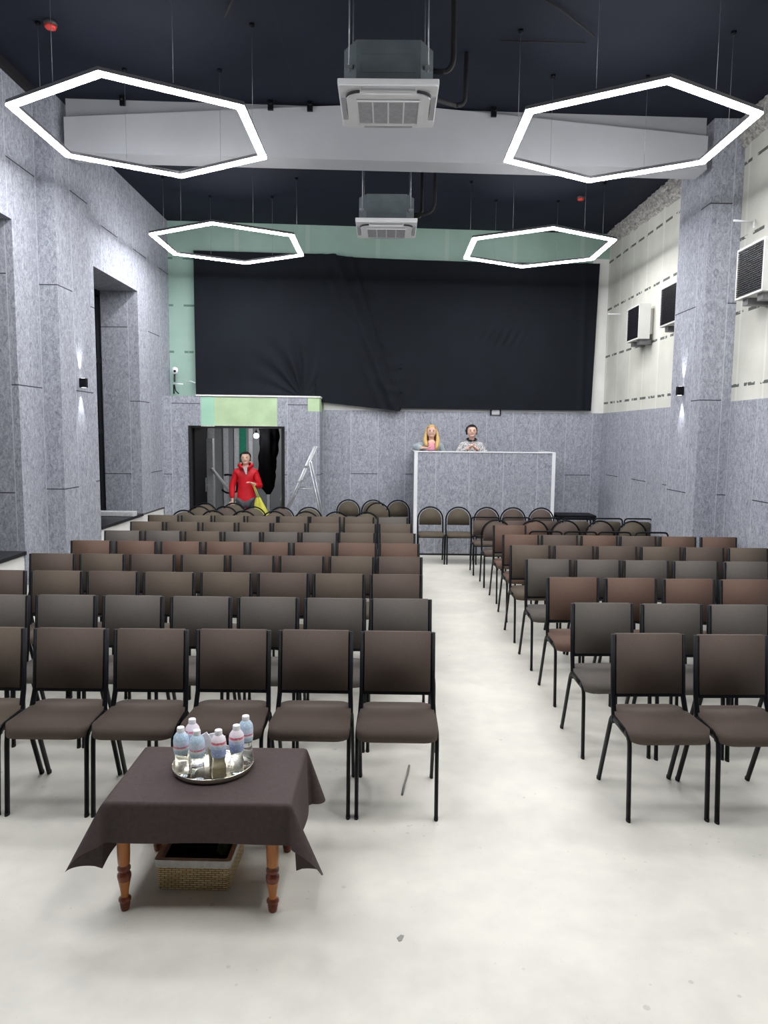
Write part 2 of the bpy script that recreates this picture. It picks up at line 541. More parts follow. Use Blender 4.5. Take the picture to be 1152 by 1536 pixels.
# windows in the niches
M_GLASSDARK = mat('night_window_glass', (0.006, 0.007, 0.009), 0.06, 0, 0.1, spec=0.8)
for i, (a, b) in enumerate(((n2a, n2b), (n1a, n1b), (1.3, 3.2))):
    w = structure(MB().box((XL - 0.66, a - 0.05, NZ0 - 0.02), (XL - 0.62, b + 0.05, NZ1 + 0.02)).build('window_%d' % (i + 1), M_GLASSDARK))
    f = MB()
    for yy in (a, (a + b) / 2, b):
        f.box((XL - 0.62, yy - 0.035, NZ0), (XL - 0.56, yy + 0.035, NZ1), 0.004)
    for zz in (NZ0 + 0.04, 2.0, 3.05, NZ1 - 0.04):
        f.box((XL - 0.62, a, zz - 0.035), (XL - 0.56, b, zz + 0.035), 0.004)
    f.build('window_frame', M_BLACK, w)
    MB().box((XL - 0.62, a + 0.003, NZ0 - 0.03), (XL + 0.015, b - 0.003, NZ0 + 0.01), 0.004).build('window_sill', mat('black_sill', (0.015, 0.016, 0.02), 0.35), w)
    MB().box((XL - 0.60, b - 0.16, NZ0 + 0.01), (XL - 0.57, b - 0.02, NZ1 - 0.1)).build('window_handle_strip', M_BLACK, w)

# right wall: felt to 2.43, cream board above, pilaster
def wall_strip(z0, z1, dx, name, m, y0=-6.0, y1=14.0):
    b = MB()
    ys = [y0, 8.6, y1]
    pts = [(x_right(y) + dx, y) for y in ys] + [(XR + 0.35, y1), (XR + 0.35, y0)]
    b.prism(pts, z0, z1)
    return structure(b.build(name, m))


FELT_TOP = 2.42
wall_strip(0, FELT_TOP, 0.0, 'wall_right', M_FELT_R)
wall_strip(FELT_TOP, CEIL, 0.03, 'wall_right_upper', M_CREAM)
pr = MB()
pr.prism([(PR, 8.62), (PR, 9.50), (XR + 0.2, 9.50), (XR + 0.2, 8.62)], 0, CEIL)
structure(pr.build('wall_right_pilaster', M_FELT_R))
structure(MB().box((XL, -6.2, 0), (XR, -6, CEIL)).build('wall_front', mat('bounce_damping_dark', (0.02, 0.02, 0.024), 0.9)))  # unseen wall behind the camera, coloured dark to cut bounced light

# ragged unplastered strip under the ceiling on the right
def rough_strip(y0, y1, name, h0, h1):
    def fn(u, v):
        y = y0 + (y1 - y0) * u
        hh = h0 + (h1 - h0) * u + 0.06 * noise.noise(Vector((y * 6, 1, 0)))
        z = CEIL - hh * (1 - v)
        e = 0.035 + 0.05 * abs(noise.fractal(Vector((y * 9, z * 9, 3)), 1, 2, 4)) + 0.03 * (v > 0.3)
        if v == 0:
            e = 0.0
        return (x_right(y) + 0.03 - e, y, z)
    return structure(MB().grid(fn, int((y1 - y0) * 26), 9, smooth=False).build(name, mat('rough_masonry', (0.36, 0.35, 0.33), 0.95, 0, 0.5, 25, bump=0.8)))


rough_strip(9.5, 13.3, 'trim_1', 0.34, 0.22)
rough_strip(2.0, 8.62, 'trim_2', 0.30, 0.30)

# back wall (slightly skewed): felt low, green board high, doorway hole on the left
def bw(x0, x1, z0, z1, dy=0.0, th=0.25):
    return [(x0, y_back(x0) + dy), (x1, y_back(x1) + dy), (x1, y_back(x1) + dy + th), (x0, y_back(x0) + dy + th)], z0, z1


DX0, DX1, DZ = -3.33, -1.74, 2.12
b = MB()
b.prism(*bw(DX1 + 0.0, 4.3, 0, FELT_TOP))
b.prism(*bw(-4.3, DX0, 0, FELT_TOP))
b.prism(*bw(DX0, DX1, DZ, FELT_TOP))
structure(b.build('wall_back', M_FELT_B))
b = MB(); b.prism(*bw(-4.3, 4.3, FELT_TOP, CEIL, 0.03))
structure(b.build('wall_back_upper', M_GREEN))
b = MB(); b.prism(*bw(3.60, 4.0, FELT_TOP, 5.12, 0.02, 0.02))
structure(b.build('wall_back_plaster_edge', M_APRON))
b = MB(); b.prism(*bw(-1.12, 3.86, FELT_TOP, 2.66, 0.018, 0.02))
structure(b.build('wall_back_plaster_band', M_APRON))
# felt clad vestibule box around the door, in front of the back wall
yb0, yb1 = 12.30, 12.52
def bxp(x0, x1, z0, z1, mb, dy=0.0):
    f = lambda x: yb0 + (yb1 - yb0) * (x - XL) / (-1.14 - XL) + dy
    mb.prism([(x0, f(x0)), (x1, f(x1)), (x1, y_back(x1)), (x0, y_back(x0))], z0, z1)
    return mb


BT = 2.61
b = MB(); bxp(XL, DX0, 0, BT, b); bxp(DX1, -1.36, 0, BT, b); bxp(DX0, -3.12, DZ, BT, b); bxp(-1.86, DX1, DZ, BT, b); bxp(-1.36, -1.15, 0, 2.38, b)
structure(b.build('wall_back_vestibule', M_FELT_B))
b = MB(); bxp(-3.12, -1.86, DZ, BT - 0.01, b, 0.006)
structure(b.build('wall_back_lintel', M_LIME))
b = MB(); bxp(-3.118, -2.90, DZ + 0.002, BT - 0.012, b, 0.002)
structure(b.build('trim_3', M_MINT))
b = MB(); bxp(-1.355, -1.155, 2.38, BT, b, 0.006)
structure(b.build('trim_4', M_LIME))
b = MB(); bxp(-3.2, -1.14, BT, BT + 0.025, b, -0.01)
structure(b.build('trim_5', M_APRON))
b = MB(); bxp(-3.12, -1.86, DZ - 0.012, DZ + 0.008, b, -0.012)
structure(b.build('trim_6', mat('torn_board_edge', (0.55, 0.56, 0.50), 0.9, 0, 0.3, 40)))

# beam across the hall
def beam():
    yl = lambda x: 8.20 + 0.36 * (x + 3.6) / 7.2
    root = empty('ceiling_beam', (0, 8.38, 4.82))
    root['kind'] = 'structure'
    def seg(prof_at, name, m, dy0, dy1, n=16):
        g = MB()
        xs = [-3.49 + 7.02 * i / n for i in range(n + 1)]
        top, bot, topb, botb = [], [], [], []
        for x in xs:
            zb, zt = prof_at(x)
            bot.append(g.bm.verts.new((x, yl(x) + dy0 - 8.38, zb - 4.82))); top.append(g.bm.verts.new((x, yl(x) + dy0 - 8.38, zt - 4.82)))
            botb.append(g.bm.verts.new((x, yl(x) + dy1 - 8.38, zb - 4.82))); topb.append(g.bm.verts.new((x, yl(x) + dy1 - 8.38, zt - 4.82)))
        for i in range(n):
            g.bm.faces.new((bot[i], bot[i + 1], top[i + 1], top[i])); g.bm.faces.new((botb[i + 1], botb[i], topb[i], topb[i + 1]))
            g.bm.faces.new((top[i], top[i + 1], topb[i + 1], topb[i])); g.bm.faces.new((bot[i + 1], bot[i], botb[i], botb[i + 1]))
        for i in (0, n):
            g.bm.faces.new((bot[i], top[i], topb[i], botb[i]))
        return g.build(name, m, root)
    led = lambda x: CEIL - 0.005 - 0.215 * min(1, max(0, (abs(x) - 0.5) / 3.1))
    seg(lambda x: (4.985, led(x)), 'fascia', M_OFFWHITE, 0.0, 0.30)
    seg(lambda x: (led(x) + 0.001, CEIL + 0.01), 'recessed_band', mat('beam_band_paint', (0.34, 0.35, 0.37), 0.6, var=0.04, scale=2), 0.06, 0.26)
    seg(lambda x: (4.975, 5.0), 'bottom_lip', M_OFFWHITE, -0.008, 0.31)
    return root


beam()

# corridor behind the doorway
cy0, cy1 = 13.1, 15.6
structure(MB().box((-4.35, cy0 - 0.1, 0), (-4.15, cy1, 2.5)).build('wall_corridor_left', M_DARKGREY))
structure(MB().box((-0.9, cy0, 0), (-0.7, cy1, 2.5)).build('wall_corridor_right', M_DARKGREY))
structure(MB().box((-4.35, cy1, 0), (-0.7, cy1 + 0.15, 2.5)).build('wall_corridor_back', mat('grey_drywall', (0.22, 0.23, 0.245), 0.8, 0, 0.08, 2)))
structure(MB().box((-4.35, cy0 - 0.08, 2.42), (-0.7, cy1 + 0.1, 2.55)).build('ceiling_corridor', M_DARKGREY))
# metal studs and a green strip on the corridor's end wall: each stud a trim piece
for i, (xa, xb) in enumerate(((-3.80, -3.66), (-3.47, -3.37), (-3.24, -3.14), (-2.93, -2.85), (-2.55, -2.49))):
    structure(MB().box((xa, cy1 - 0.05, 0), (xb, cy1, 2.40), 0.003).build('trim_%d' % (7 + i), mat('pale_stud', (0.52, 0.53, 0.55), 0.5, 0.1)))
structure(MB().box((-3.13, cy1 - 0.02, 1.2), (-2.99, cy1, 2.30)).build('trim_12', mat('deep_green_board', (0.01, 0.20, 0.12), 0.7)))
structure(MB().box((-4.15, cy1 - 0.055, 2.26), (-0.9, cy1 - 0.003, 2.36)).build('trim_14', mat('pale_stud', (0.52, 0.53, 0.55))))
o = empty('corridor_lamp', (-2.6, 14.6, 2.42), 0, 'flat ceiling lamp lighting the corridor behind the doorway', 'lamp')
MB().box((-0.3, -0.15, -0.03), (0.3, 0.15, 0), 0.004).build('housing', M_WHITE, o)
MB().box((-0.27, -0.12, -0.034), (0.27, 0.12, -0.0305)).build('diffuser', mat('corridor_diffuser', (0.9, 0.9, 0.9), 0.4, emit=LAMP_COLOR, estr=24), o)
# black door frame and the open door leaf
b = MB()
b.box((DX0, 12.32, 0), (DX0 + 0.035, 13.26, DZ)); b.box((DX1 - 0.05, 12.43, 0), (DX1, 13.0, DZ)); b.box((DX0, 12.36, DZ - 0.035), (DX1, 12.95, DZ))
structure(b.build('door_frame', M_BLACKROUGH))
d = structure(MB().box((DX0 + 0.038, 12.44, 0.01), (DX0 + 0.075, 13.24, DZ - 0.04), 0.003).build('door_1', mat('black_door_leaf', (0.004, 0.0045, 0.006), 0.75, spec=0.15)))
MB().box((DX0 + 0.075, 13.12, 0.95), (DX0 + 0.083, 13.17, 1.2), 0.002).tube([(DX0 + 0.08, 13.145, 1.07), (DX0 + 0.12, 13.145, 1.07), (DX0 + 0.12, 13.03, 1.07)], 0.009).build('door_handle', M_ALU, d)

# white kiosk partition with felt front
KX0, KX1, KY, KZ = 0.46, 2.77, 12.15, 1.72
k = empty('kiosk', (0, 0, 0), 0, 'felt clad control booth with white corner trims, two women standing inside', 'booth')
MB().box((KX0, KY, 0.03), (KX1, KY + 0.06, KZ)).build('front_panel', M_FELT_K, k)
MB().box((KX0, KY + 0.06, 0.03), (KX0 + 0.06, y_back(KX0) - 0.01, KZ)).build('side_panel', M_FELT_K, k)
MB().box((KX1 - 0.06, KY + 0.06, 0.03), (KX1, y_back(KX1) - 0.02, KZ)).build('side_panel', M_FELT_K, k)
for x in (KX0, KX1):
    sx = -1 if x == KX0 else 1
    MB().box((x - sx * 0.045, KY - 0.008, 0.0), (x + sx * 0.012, KY + 0.04, KZ + 0.005), 0.002).build('corner_trim', M_WHITE, k)
t_ = MB(); t_.box((KX0 - 0.01, KY - 0.01, KZ), (KX1 + 0.01, KY + 0.08, KZ + 0.018), 0.002)
t_.box((KX0 - 0.01, KY + 0.08, KZ), (KX0 + 0.07, y_back(KX0) - 0.01, KZ + 0.018)); t_.box((KX1 - 0.07, KY + 0.08, KZ), (KX1 + 0.01, y_back(KX1) - 0.01, KZ + 0.018))
t_.build('top_trim', M_WHITE, k)
MB().box((KX0 + 0.06, KY + 0.06, 0.0), (KX1 - 0.06, y_back(KX0) - 0.02, 0.48)).build('inner_platform', M_DARKGREY, k)
MB().box((KX0, KY - 0.004, 0), (KX1, KY + 0.05, 0.03)).build('kickboard', M_BLACKROUGH, k)

# small white cable box with black brackets on the back wall
t_ = empty('junction_box', (0, 0, 0), 0, 'small white box between two black brackets under the curtain', 'box')
xx = 1.92
MB().box((xx - 0.07, y_back(xx) - 0.03, 2.37), (xx + 0.07, y_back(xx) + 0.02, 2.47), 0.004).build('cover', M_OFFWHITE, t_)
for s in (-1, 1):
    MB().box((xx + s * 0.085 - 0.008, y_back(xx) - 0.04, 2.36), (xx + s * 0.085 + 0.008, y_back(xx) + 0.02, 2.48)).build('bracket', M_BLACK, t_)

# ------------------------------------------------------------------ black curtain of two overlapping cloths
def gauss(d, s):
    return math.exp(-(d / s) ** 2)


def fold_y(x, z):
    """depth relief of the cloth towards the room"""
    e = 0.018 * noise.noise(Vector((x * 1.1, z * 0.6, 0)))
    e += 0.010 * noise.noise(Vector((x * 3.1, z * 1.3, 5)))
    # drag folds converging on the vestibule corner
    cx, cz = -1.45, 2.60
    dx, dz = x - cx, z - cz
    rr = math.hypot(dx, dz); an = math.atan2(dz, dx)
    if dx < 0.25 and rr > 0.01:
        e += 0.045 * math.sin(an * 17 + 1.2 * math.sin(rr * 3)) * gauss(rr - 0.45, 0.5) * (1 if dx < -0.02 else 0.3) * max(0, math.sin(an))
    # long diagonal seam
    sx = -0.62 + (4.5 - z) * 0.40
    e += 0.075 * gauss(x - sx + 0.10, 0.10) + 0.03 * gauss(x - sx + 0.32, 0.08)
    e += 0.03 * noise.noise(Vector((x * 7, z * 7, 2))) * gauss(x - sx, 0.35)
    # small crumple right of centre
    e += 0.02 * math.sin((x * 1.0 - z * 0.5) * 42) * gauss(x - 2.0, 0.45) * gauss(z - 3.72, 0.12)
    # straight fold near the right end
    e += 0.03 * gauss(x - 3.45, 0.05)
    return e


cur = empty('stage_curtain', (0, 12.9, 2.45), 0, 'large black cloth hung across the upper back wall', 'curtain')
def cur_fn(xa, xb, lift):
    def fn(u, v):
        x0 = xa(v) if callable(xa) else xa
        x1 = xb(v) if callable(xb) else xb
        x = x0 + (x1 - x0) * u
        ztop = 5.045 - (0.03 * math.sin(max(0, x + 1.1) / 4.9 * PI) + (0.02 if x > -0.9 else 0.0))
        if x < -1.25:
            zbot = 2.655
        elif x < 0.22:
            zbot = 2.56 - 0.15 * (x + 1.25) / 1.47
        else:
            zbot = 2.46
        z = zbot + (ztop - zbot) * v
        return (x, y_back(x) - 0.06 - lift - fold_y(x, z) - 12.9, z - 2.45)
    return fn
seamx = lambda v: 0.24 - 0.86 * v ** 0.9
MB().grid(cur_fn(-3.29, seamx, 0.03), 150, 110).build('left_cloth', M_CURTAIN, cur)
MB().grid(cur_fn(lambda v: seamx(v) - 0.22, lambda v: 3.64 + 0.06 * v, 0.0), 150, 110).build('right_cloth', M_CURTAIN, cur)
MB().box((-3.3, y_back(0) - 12.9 - 0.32, 2.49), (-3.29, y_back(0) - 12.9 - 0.31, 2.50)).build('corner_tie', M_CURTAIN, cur)

# ------------------------------------------------------------------ hexagon lamps
M_LAMP = mat('lamp_diffuser', (0.9, 0.9, 0.9), 0.4, emit=LAMP_COLOR, estr=LAMP_STRENGTH)
RH = 1.08


def hex_lamp(cx, cy, label, HEX_Z=HEX_Z):
    root = empty('hexagon_pendant_lamp', (cx, cy, HEX_Z), 0, label, 'lamp', 'glowing hexagon lamps under the ceiling')
    V = [Vector((RH * math.sin(PI / 3 * i), RH * math.cos(PI / 3 * i), 0)) for i in range(6)]

    def ring(w0, w1, z0, z1, name, m):
        g = MB()
        q = []
        for v in V:
            d = v.normalized()
            o_, i_ = v + d * w1, v - d * w0
            q.append([g.bm.verts.new((p.x, p.y, z)) for p, z in ((o_, z0), (o_, z1), (i_, z1), (i_, z0))])
        for a in range(6):
            A, B = q[a], q[(a + 1) % 6]
            for j in range(4):
                g.bm.faces.new((A[j], B[j], B[(j + 1) % 4], A[(j + 1) % 4]))
        return g.build(name, m, root)
    ring(0.037, 0.037, 0.004, 0.034, 'housing', mat('lamp_housing', (0.10, 0.10, 0.11), 0.5))
    ring(0.037, 0.037, -0.012, 0.004, 'light_diffuser', M_LAMP)
    for a in range(6):
        p = (V[a] + V[(a + 1) % 6]) / 2
        MB().tube([(p.x, p.y, 0.06), (p.x, p.y, CEIL - HEX_Z - 0.03)], 0.0022, 5).build('suspension_wire', mat('steel_wire', (0.30, 0.31, 0.33), 0.4, 0.6), root)
        MB().lathe([(0.012, -0.03), (0.022, -0.02), (0.024, 0)], 12, (p.x, p.y, CEIL - HEX_Z)).build('ceiling_mount', M_BLACK, root)
    return root


hex_lamp(-2.155, 6.80, 'glowing hexagon pendant lamp, nearer one on the left')
hex_lamp(2.07, 6.86, 'glowing hexagon pendant lamp, nearer one on the right', 4.645)
hex_lamp(-2.24, 10.66, 'glowing hexagon pendant lamp beyond the beam on the left')
hex_lamp(2.08, 10.74, 'glowing hexagon pendant lamp beyond the beam on the right')
hex_lamp(-2.10, 2.98, 'glowing hexagon pendant lamp above the viewer on the left')
hex_lamp(2.10, 3.05, 'glowing hexagon pendant lamp above the viewer on the right')

# ------------------------------------------------------------------ cassette air conditioners
def cassette(cx, cy, cz, label, pipes):
    root = empty('air_conditioner', (cx, cy, cz), 0, label, 'air conditioner', 'ceiling cassette air conditioners')
    w = 0.39
    pn = MB().prism(rounded(0.755, 0.76, 0.012), 0, 0.035)
    pn.prism(rounded(0.74, 0.74, 0.02), -0.012, 0.0)
    pn.build('panel', M_WHITE, root)
    MB().prism(rounded(0.64, 0.56, 0.09), -0.035, -0.010).build('raised_cover', M_WHITE, root)
    gr = MB()
    gr.box((-0.24, -0.20, -0.048), (0.24, 0.20, -0.034), 0.003)
    g0 = gr.build('intake_grille', mat('grille_grey', (0.42, 0.42, 0.45), 0.6), root)
    gb = MB()
    for i in range(5):
        x = -0.24 + 0.12 * i
        gb.box((x - 0.006, -0.20, -0.053), (x + 0.006, 0.20, -0.046))
    for yy in (-0.20, 0.20):
        gb.box((-0.245, yy - 0.008, -0.053), (0.245, yy + 0.008, -0.046))
    gb.build('grille_bars', M_WHITE, root)
    M_SLOT = mat('dark_slot', (0.02, 0.02, 0.025), 0.6)
    for s in (-1, 1):
        MB().box((s * 0.345 - 0.022, -0.20, -0.022), (s * 0.345 + 0.022, 0.20, -0.011), 0.003).build('louvre', M_OFFWHITE, root)
        MB().tube(bez((s * 0.312, 0.19, -0.022), (s * 0.332, 0.0, -0.022), (s * 0.312, -0.20, -0.022), 6), 0.007, 6).build('air_slot', M_SLOT, root)
        MB().tube(bez((s * 0.32, -0.24, -0.03), (s * 0.30, -0.31, -0.03), (s * 0.215, -0.32, -0.03), 6), 0.010, 6).build('air_slot', M_SLOT, root)
        MB().box((-0.2, s * 0.335 - 0.02, -0.022), (0.2, s * 0.335 + 0.02, -0.011), 0.003).build('louvre', M_OFFWHITE, root)
    oc = [(-0.34, -0.17), (-0.24, -0.33), (0.24, -0.33), (0.34, -0.17), (0.34, 0.17), (0.24, 0.33), (-0.24, 0.33), (-0.34, 0.17)]
    body = MB().prism(oc, 0.035, 0.33)
    body.box((-0.20, -0.338, 0.10), (0.20, -0.328, 0.17), 0.002).box((-0.20, -0.336, 0.23), (0.20, -0.328, 0.27), 0.002)
    body.build('casing', M_STEEL, root)
    for sx in (-1, 1):
        for sy in (-1, 1):
            MB().tube([(sx * 0.295, sy * 0.29, 0.12), (sx * 0.295, sy * 0.29, CEIL - cz)], 0.006, 6).build('threaded_rod', M_ALU, root)
            MB().box((sx * 0.27, sy * 0.27, 0.14), (sx * 0.33, sy * 0.31, 0.165), 0.002).build('hanger_bracket', M_ALU, root)
    for pp in pipes:
        MB().tube([(x, y, z) for x, y, z in pp], 0.021, 8).build('insulated_pipe', M_BLACKROUGH, root)
    return root


cassette(-0.02, 6.10, 4.58, 'white cassette air conditioner hanging in front of the white beam',
         [[(0.33, -0.1, 0.22), (0.42, -0.1, 0.215)] + bez((0.42, -0.1, 0.215), (0.50, -0.1, 0.22), (0.50, -0.1, 0.34)) + [(0.49, -0.1, CEIL - 4.58)],
          [(0.30, 0.30, 0.26), (0.45, 0.95, 0.46), (0.62, 1.08, 0.47)] + bez((0.62, 1.08, 0.47), (0.70, 1.10, 0.47), (0.71, 1.11, 0.54)) + [(0.72, 1.15, CEIL - 4.58)]])
cassette(-0.04, 9.60, 4.58, 'white cassette air conditioner beyond the beam, near the back wall',
         [[(0.33, -0.1, 0.16), (0.45, -0.1, 0.16)] + bez((0.45, -0.1, 0.16), (0.58, -0.1, 0.17), (0.60, -0.1, 0.30)) + [(0.60, -0.1, CEIL - 4.58)],
          [(0.33, 0.15, 0.20), (0.42, 0.15, 0.2), (0.45, 0.15, 0.28), (0.45, 0.15, CEIL - 4.58)]])

# ------------------------------------------------------------------ small things on ceiling and beam
for x, y, lb in ((-2.98, 6.80, 'red smoke detector on the dark ceiling near the left wall'), (2.84, 11.35, 'red smoke detector on the dark ceiling beyond the beam')):
    o = empty('smoke_detector', (x, y, CEIL), 0, lb, 'smoke detector', 'smoke detectors')
    MB().lathe([(0.055, -0.03), (0.06, -0.012), (0.06, 0)], 20).build('base', mat('detector_grey', (0.05, 0.05, 0.055), 0.5), o)
    MB().lathe([(0.02, -0.055), (0.045, -0.05), (0.052, -0.03)], 20).build('sensor_head', mat('detector_red', (0.75, 0.06, 0.05), 0.5), o)
for x, lb in ((-1.29, 'black clamp on the beam top, left of the air conditioner, farther one'), (-0.87, 'black clamp on the beam top just left of the air conditioner'), (1.12, 'black clamp on the beam top right of the air conditioner'), (-2.85, 'black clamp on the beam top inside the left lamp')):
    y = 8.20 + 0.36 * (x + 3.6) / 7.2
    o = empty('beam_clamp', (x, y - 0.03, CEIL), 0, lb, 'clamp', 'black clamps along the beam top')
    MB().box((-0.03, -0.03, -0.10), (0.03, 0.0, 0), 0.003).build('plate', M_BLACK, o)
    MB().tube([(-0.02, -0.03, -0.02), (0.02, -0.10, -0.07)], 0.012, 8).build('bolt', M_BLACK, o)
tag(MB().tube([(0.98, 7.0, CEIL - 0.02), (1.75, 7.03, CEIL - 0.02)], 0.006, 6).build('ceiling_cable', M_BLACKROUGH), 'thin black cable fixed straight along the ceiling', 'cable', 'thin ceiling cables')
tag(MB().tube([(1.05, 6.2, CEIL - 0.02), (1.4, 6.5, CEIL - 0.02), (1.78, 6.85, CEIL - 0.05)], 0.009, 6).build('ceiling_cable', M_BLACKROUGH), 'thin black cable slanting across the ceiling', 'cable', 'thin ceiling cables')
tag(MB().tube([(-1.2, 6.2, CEIL - 0.02), (-1.42, 6.62, CEIL - 0.04)], 0.009, 6).build('ceiling_cable', M_BLACKROUGH), 'short black cable end on the ceiling left of the air conditioner', 'cable', 'thin ceiling cables')

# black corner moulding top left
structure(MB().box((XL, 2.0, CEIL - 0.09), (XL + 0.05, 8.0, CEIL)).build('trim_13', M_BLACKROUGH))

# wall lamps with real up and down spots
def wall_lamp(x, y, z, sgn, label):
    o = empty('wall_lamp', (x, y, z), 0, label, 'wall lamp', 'black up and down wall lamps')
    MB().box((0, -0.034, -0.052), (sgn * 0.075, 0.034, 0.052), 0.003).build('lamp_body', M_BLACK, o)
    MB().box((sgn * 0.02, -0.018, 0.0525), (sgn * 0.06, 0.018, 0.054)).box((sgn * 0.02, -0.018, -0.054), (sgn * 0.06, 0.018, -0.0525)).build('lens', mat('lamp_lens', (1, 1, 1), 0.3, emit=LAMP_COLOR, estr=4), o)
    for up in (1, -1):
        l = bpy.data.lights.new('wall_spot', 'SPOT')
        l.energy = 13
        l.color = LAMP_COLOR
        l.spot_size = R(50)
        l.spot_blend = 0.7
        l.shadow_soft_size = 0.01
        lo = bpy.data.objects.new('spot_light', l)
        COL.objects.link(lo)
        lo.parent = o
        lo.location = (sgn * 0.042, 0, up * 0.07)
        lo.rotation_euler = (PI if up == 1 else 0, 0, 0)


wall_lamp(PL, 8.58, 2.56, 1, 'black cube wall lamp on the left grey pilaster')
wall_lamp(PR, 9.12, 2.57, -1, 'black cube wall lamp on the right grey pilaster')

# boxed vents on the right wall
def vent_box(ya, yb, z0, z1, x0, label):
    o = empty('vent_box', (x0, (ya + yb) / 2, z0), 0, label, 'vent box', 'boxed wall vents with black grilles')
    xw = 0.17
    wall = x_right((ya + yb) / 2) + 0.03 - x0
    h = (yb - ya) / 2
    t = 0.02
    H_ = z1 - z0
    c = MB()
    c.box((0, -h, 0), (xw, h, t)).box((0, -h, H_ - t), (xw, h, H_)).box((0, -h, t), (xw, -h + t, H_ - t)).box((0, h - t, t), (xw, h, H_ - t)).box((xw - 0.01, -h + t, t), (xw, h - t, H_ - t))
    c.build('casing', mat('vent_casing_grey', (0.62, 0.62, 0.60), 0.5, 0.1, var=0.04, scale=4), o)
    MB().box((0.03, -h + t, t), (0.045, h - t, H_ - t)).build('backing', M_BLACKROUGH, o)
    g = MB()
    n = 22
    for i in range(n):
        z = t + (H_ - 2 * t) * (i + 0.5) / n
        g.box((0.002, -h + t, z - 0.003), (0.028, h - t, z + 0.003))
    for i in range(1, 16):
        y = -h + t + (2 * h - 2 * t) * i / 16
        g.box((0.004, y - 0.002, t), (0.012, y + 0.002, H_ - t))
    g.build('grille', mat('black_grille', (0.012, 0.012, 0.018), 0.5), o)
    for ba, bb in ((-h + 0.08, -h + 0.19), (h - 0.19, h - 0.08)):
        MB().box((0.05, ba, -0.07), (wall, bb, 0.0), 0.003).build('bracket', mat('bracket_grey', (0.20, 0.20, 0.21), 0.5, 0.3), o)
    MB().box((xw, -h + 0.08, 0.08), (wall, h - 0.08, H_ - 0.06)).build('duct', mat('vent_casing_grey', (0.6, 0.6, 0.6)), o)


vent_box(7.48, 8.06, 3.46, 3.98, 3.70, 'boxed vent with black grille, nearest on the right wall')
vent_box(9.60, 10.20, 3.48, 4.00, 3.68, 'boxed vent partly hidden behind the right pilaster')
vent_box(11.07, 11.62, 3.45, 3.96, 3.69, 'boxed vent nearest the curtain on the right wall')

# loose white cable ends on the cream wall
tag(MB().tube([(3.98, 8.35, 4.36), (3.75, 8.3, 4.36)], 0.012, 6).tube([(3.98, 8.3, 4.37), (3.90, 8.15, 4.25)], 0.01, 6).build('cable_stub', M_WHITE), 'white cable stub poking from the cream wall above the nearest vent', 'cable', 'white cable stubs')
tag(MB().tube([(3.92, 12.6, 4.05), (3.68, 12.6, 4.05)], 0.010, 6).build('cable_stub', M_WHITE), 'white cable stub poking from the wall beside the curtain', 'cable', 'white cable stubs')

# surveillance camera in the left back corner with its cables
o = empty('security_camera', (-3.62, 12.62, 2.96), 0, 'white round security camera on the green wall in the left corner', 'camera')
MB().lathe([(0.03, -0.06), (0.05, -0.03), (0.055, 0.0), (0.045, 0.04), (0.02, 0.055)], 16, (0, 0, 0.09)).build('dome', M_WHITE, o)
MB().ball((0.01, -0.045, 0.075), 0.022).build('lens', M_BLACK, o)
MB().tube([(-0.02, 0.05, 0.04), (-0.02, 0.03, -0.10)], 0.016, 8).build('arm', mat('dark_metal', (0.06, 0.06, 0.07), 0.4, 0.4), o)
MB().tube([(-0.05, 0.06, -0.13), (0.12, 0.04, -0.135)], 0.012, 6).build('cable_bar', M_WHITE, o)
MB().tube([(-0.03, 0.05, -0.15), (0.0, 0.02, -0.25), (0.05, 0.03, -0.30)], 0.010, 6).tube([(-0.04, 0.05, -0.15), (-0.03, 0.02, -0.30)], 0.012, 6).build('cable_bundle', M_BLACK, o)
tag(MB().tube([(-3.45, 12.72, 2.86), (-3.38, 12.71, 2.88), (-3.30, 12.71, 2.85)], 0.009, 6).build('cable_stub', M_WHITE), 'white cable on the green wall beside the security camera', 'cable', 'white cable stubs')

# ------------------------------------------------------------------ chairs
def fabric(name, c):
    return mat(name, c, 0.82, 0, 0.13, 260, bump=0.15, spec=0.35)


FAB = {
    'dark brown': fabric('dark_brown_fabric', (0.098, 0.073, 0.060)),
    'taupe brown': fabric('taupe_fabric', (0.106, 0.083, 0.064)),
    'grey': fabric('grey_fabric', (0.108, 0.096, 0.086)),
    'reddish brown': fabric('reddish_brown_fabric', (0.130, 0.080, 0.060)),
    'olive brown': fabric('olive_brown_fabric', (0.104, 0.085, 0.062)),
}


def pad(outline, ta, tb, axis, bev, name, m, parent, M=None):
    g = MB().prism(outline, ta, tb, axis)
    es = [e for e in g.bm.edges if e.calc_face_angle(0) > 0.9]
    bmesh.ops.bevel(g.bm, geom=es, offset=bev, segments=3, affect='EDGES', profile=0.55)
    for f in g.bm.faces:
        f.smooth = True
    if M:
        bmesh.ops.transform(g.bm, matrix=M, verts=g.bm.verts)
    o = g.build(name, m, parent)
    for p in o.data.polygons:
        p.use_smooth = True
    return o


def seat_outline(wr, wf, y0, y1, r):
    """rounded trapezoid, front at y0 (negative)"""
    pts = []
    for sx, yy, w, a0 in ((1, y0, wf, -90), (1, y1, wr, 0), (-1, y1, wr, 90), (-1, y0, wf, 180)):
        sy = -1 if yy == y0 else 1
        for i in range(6):
            a = R(a0 + 90 * i / 5)
            pts.append((sx * (w / 2 - r) + r * math.cos(a), yy - sy * r + r * math.sin(a)))
    return pts


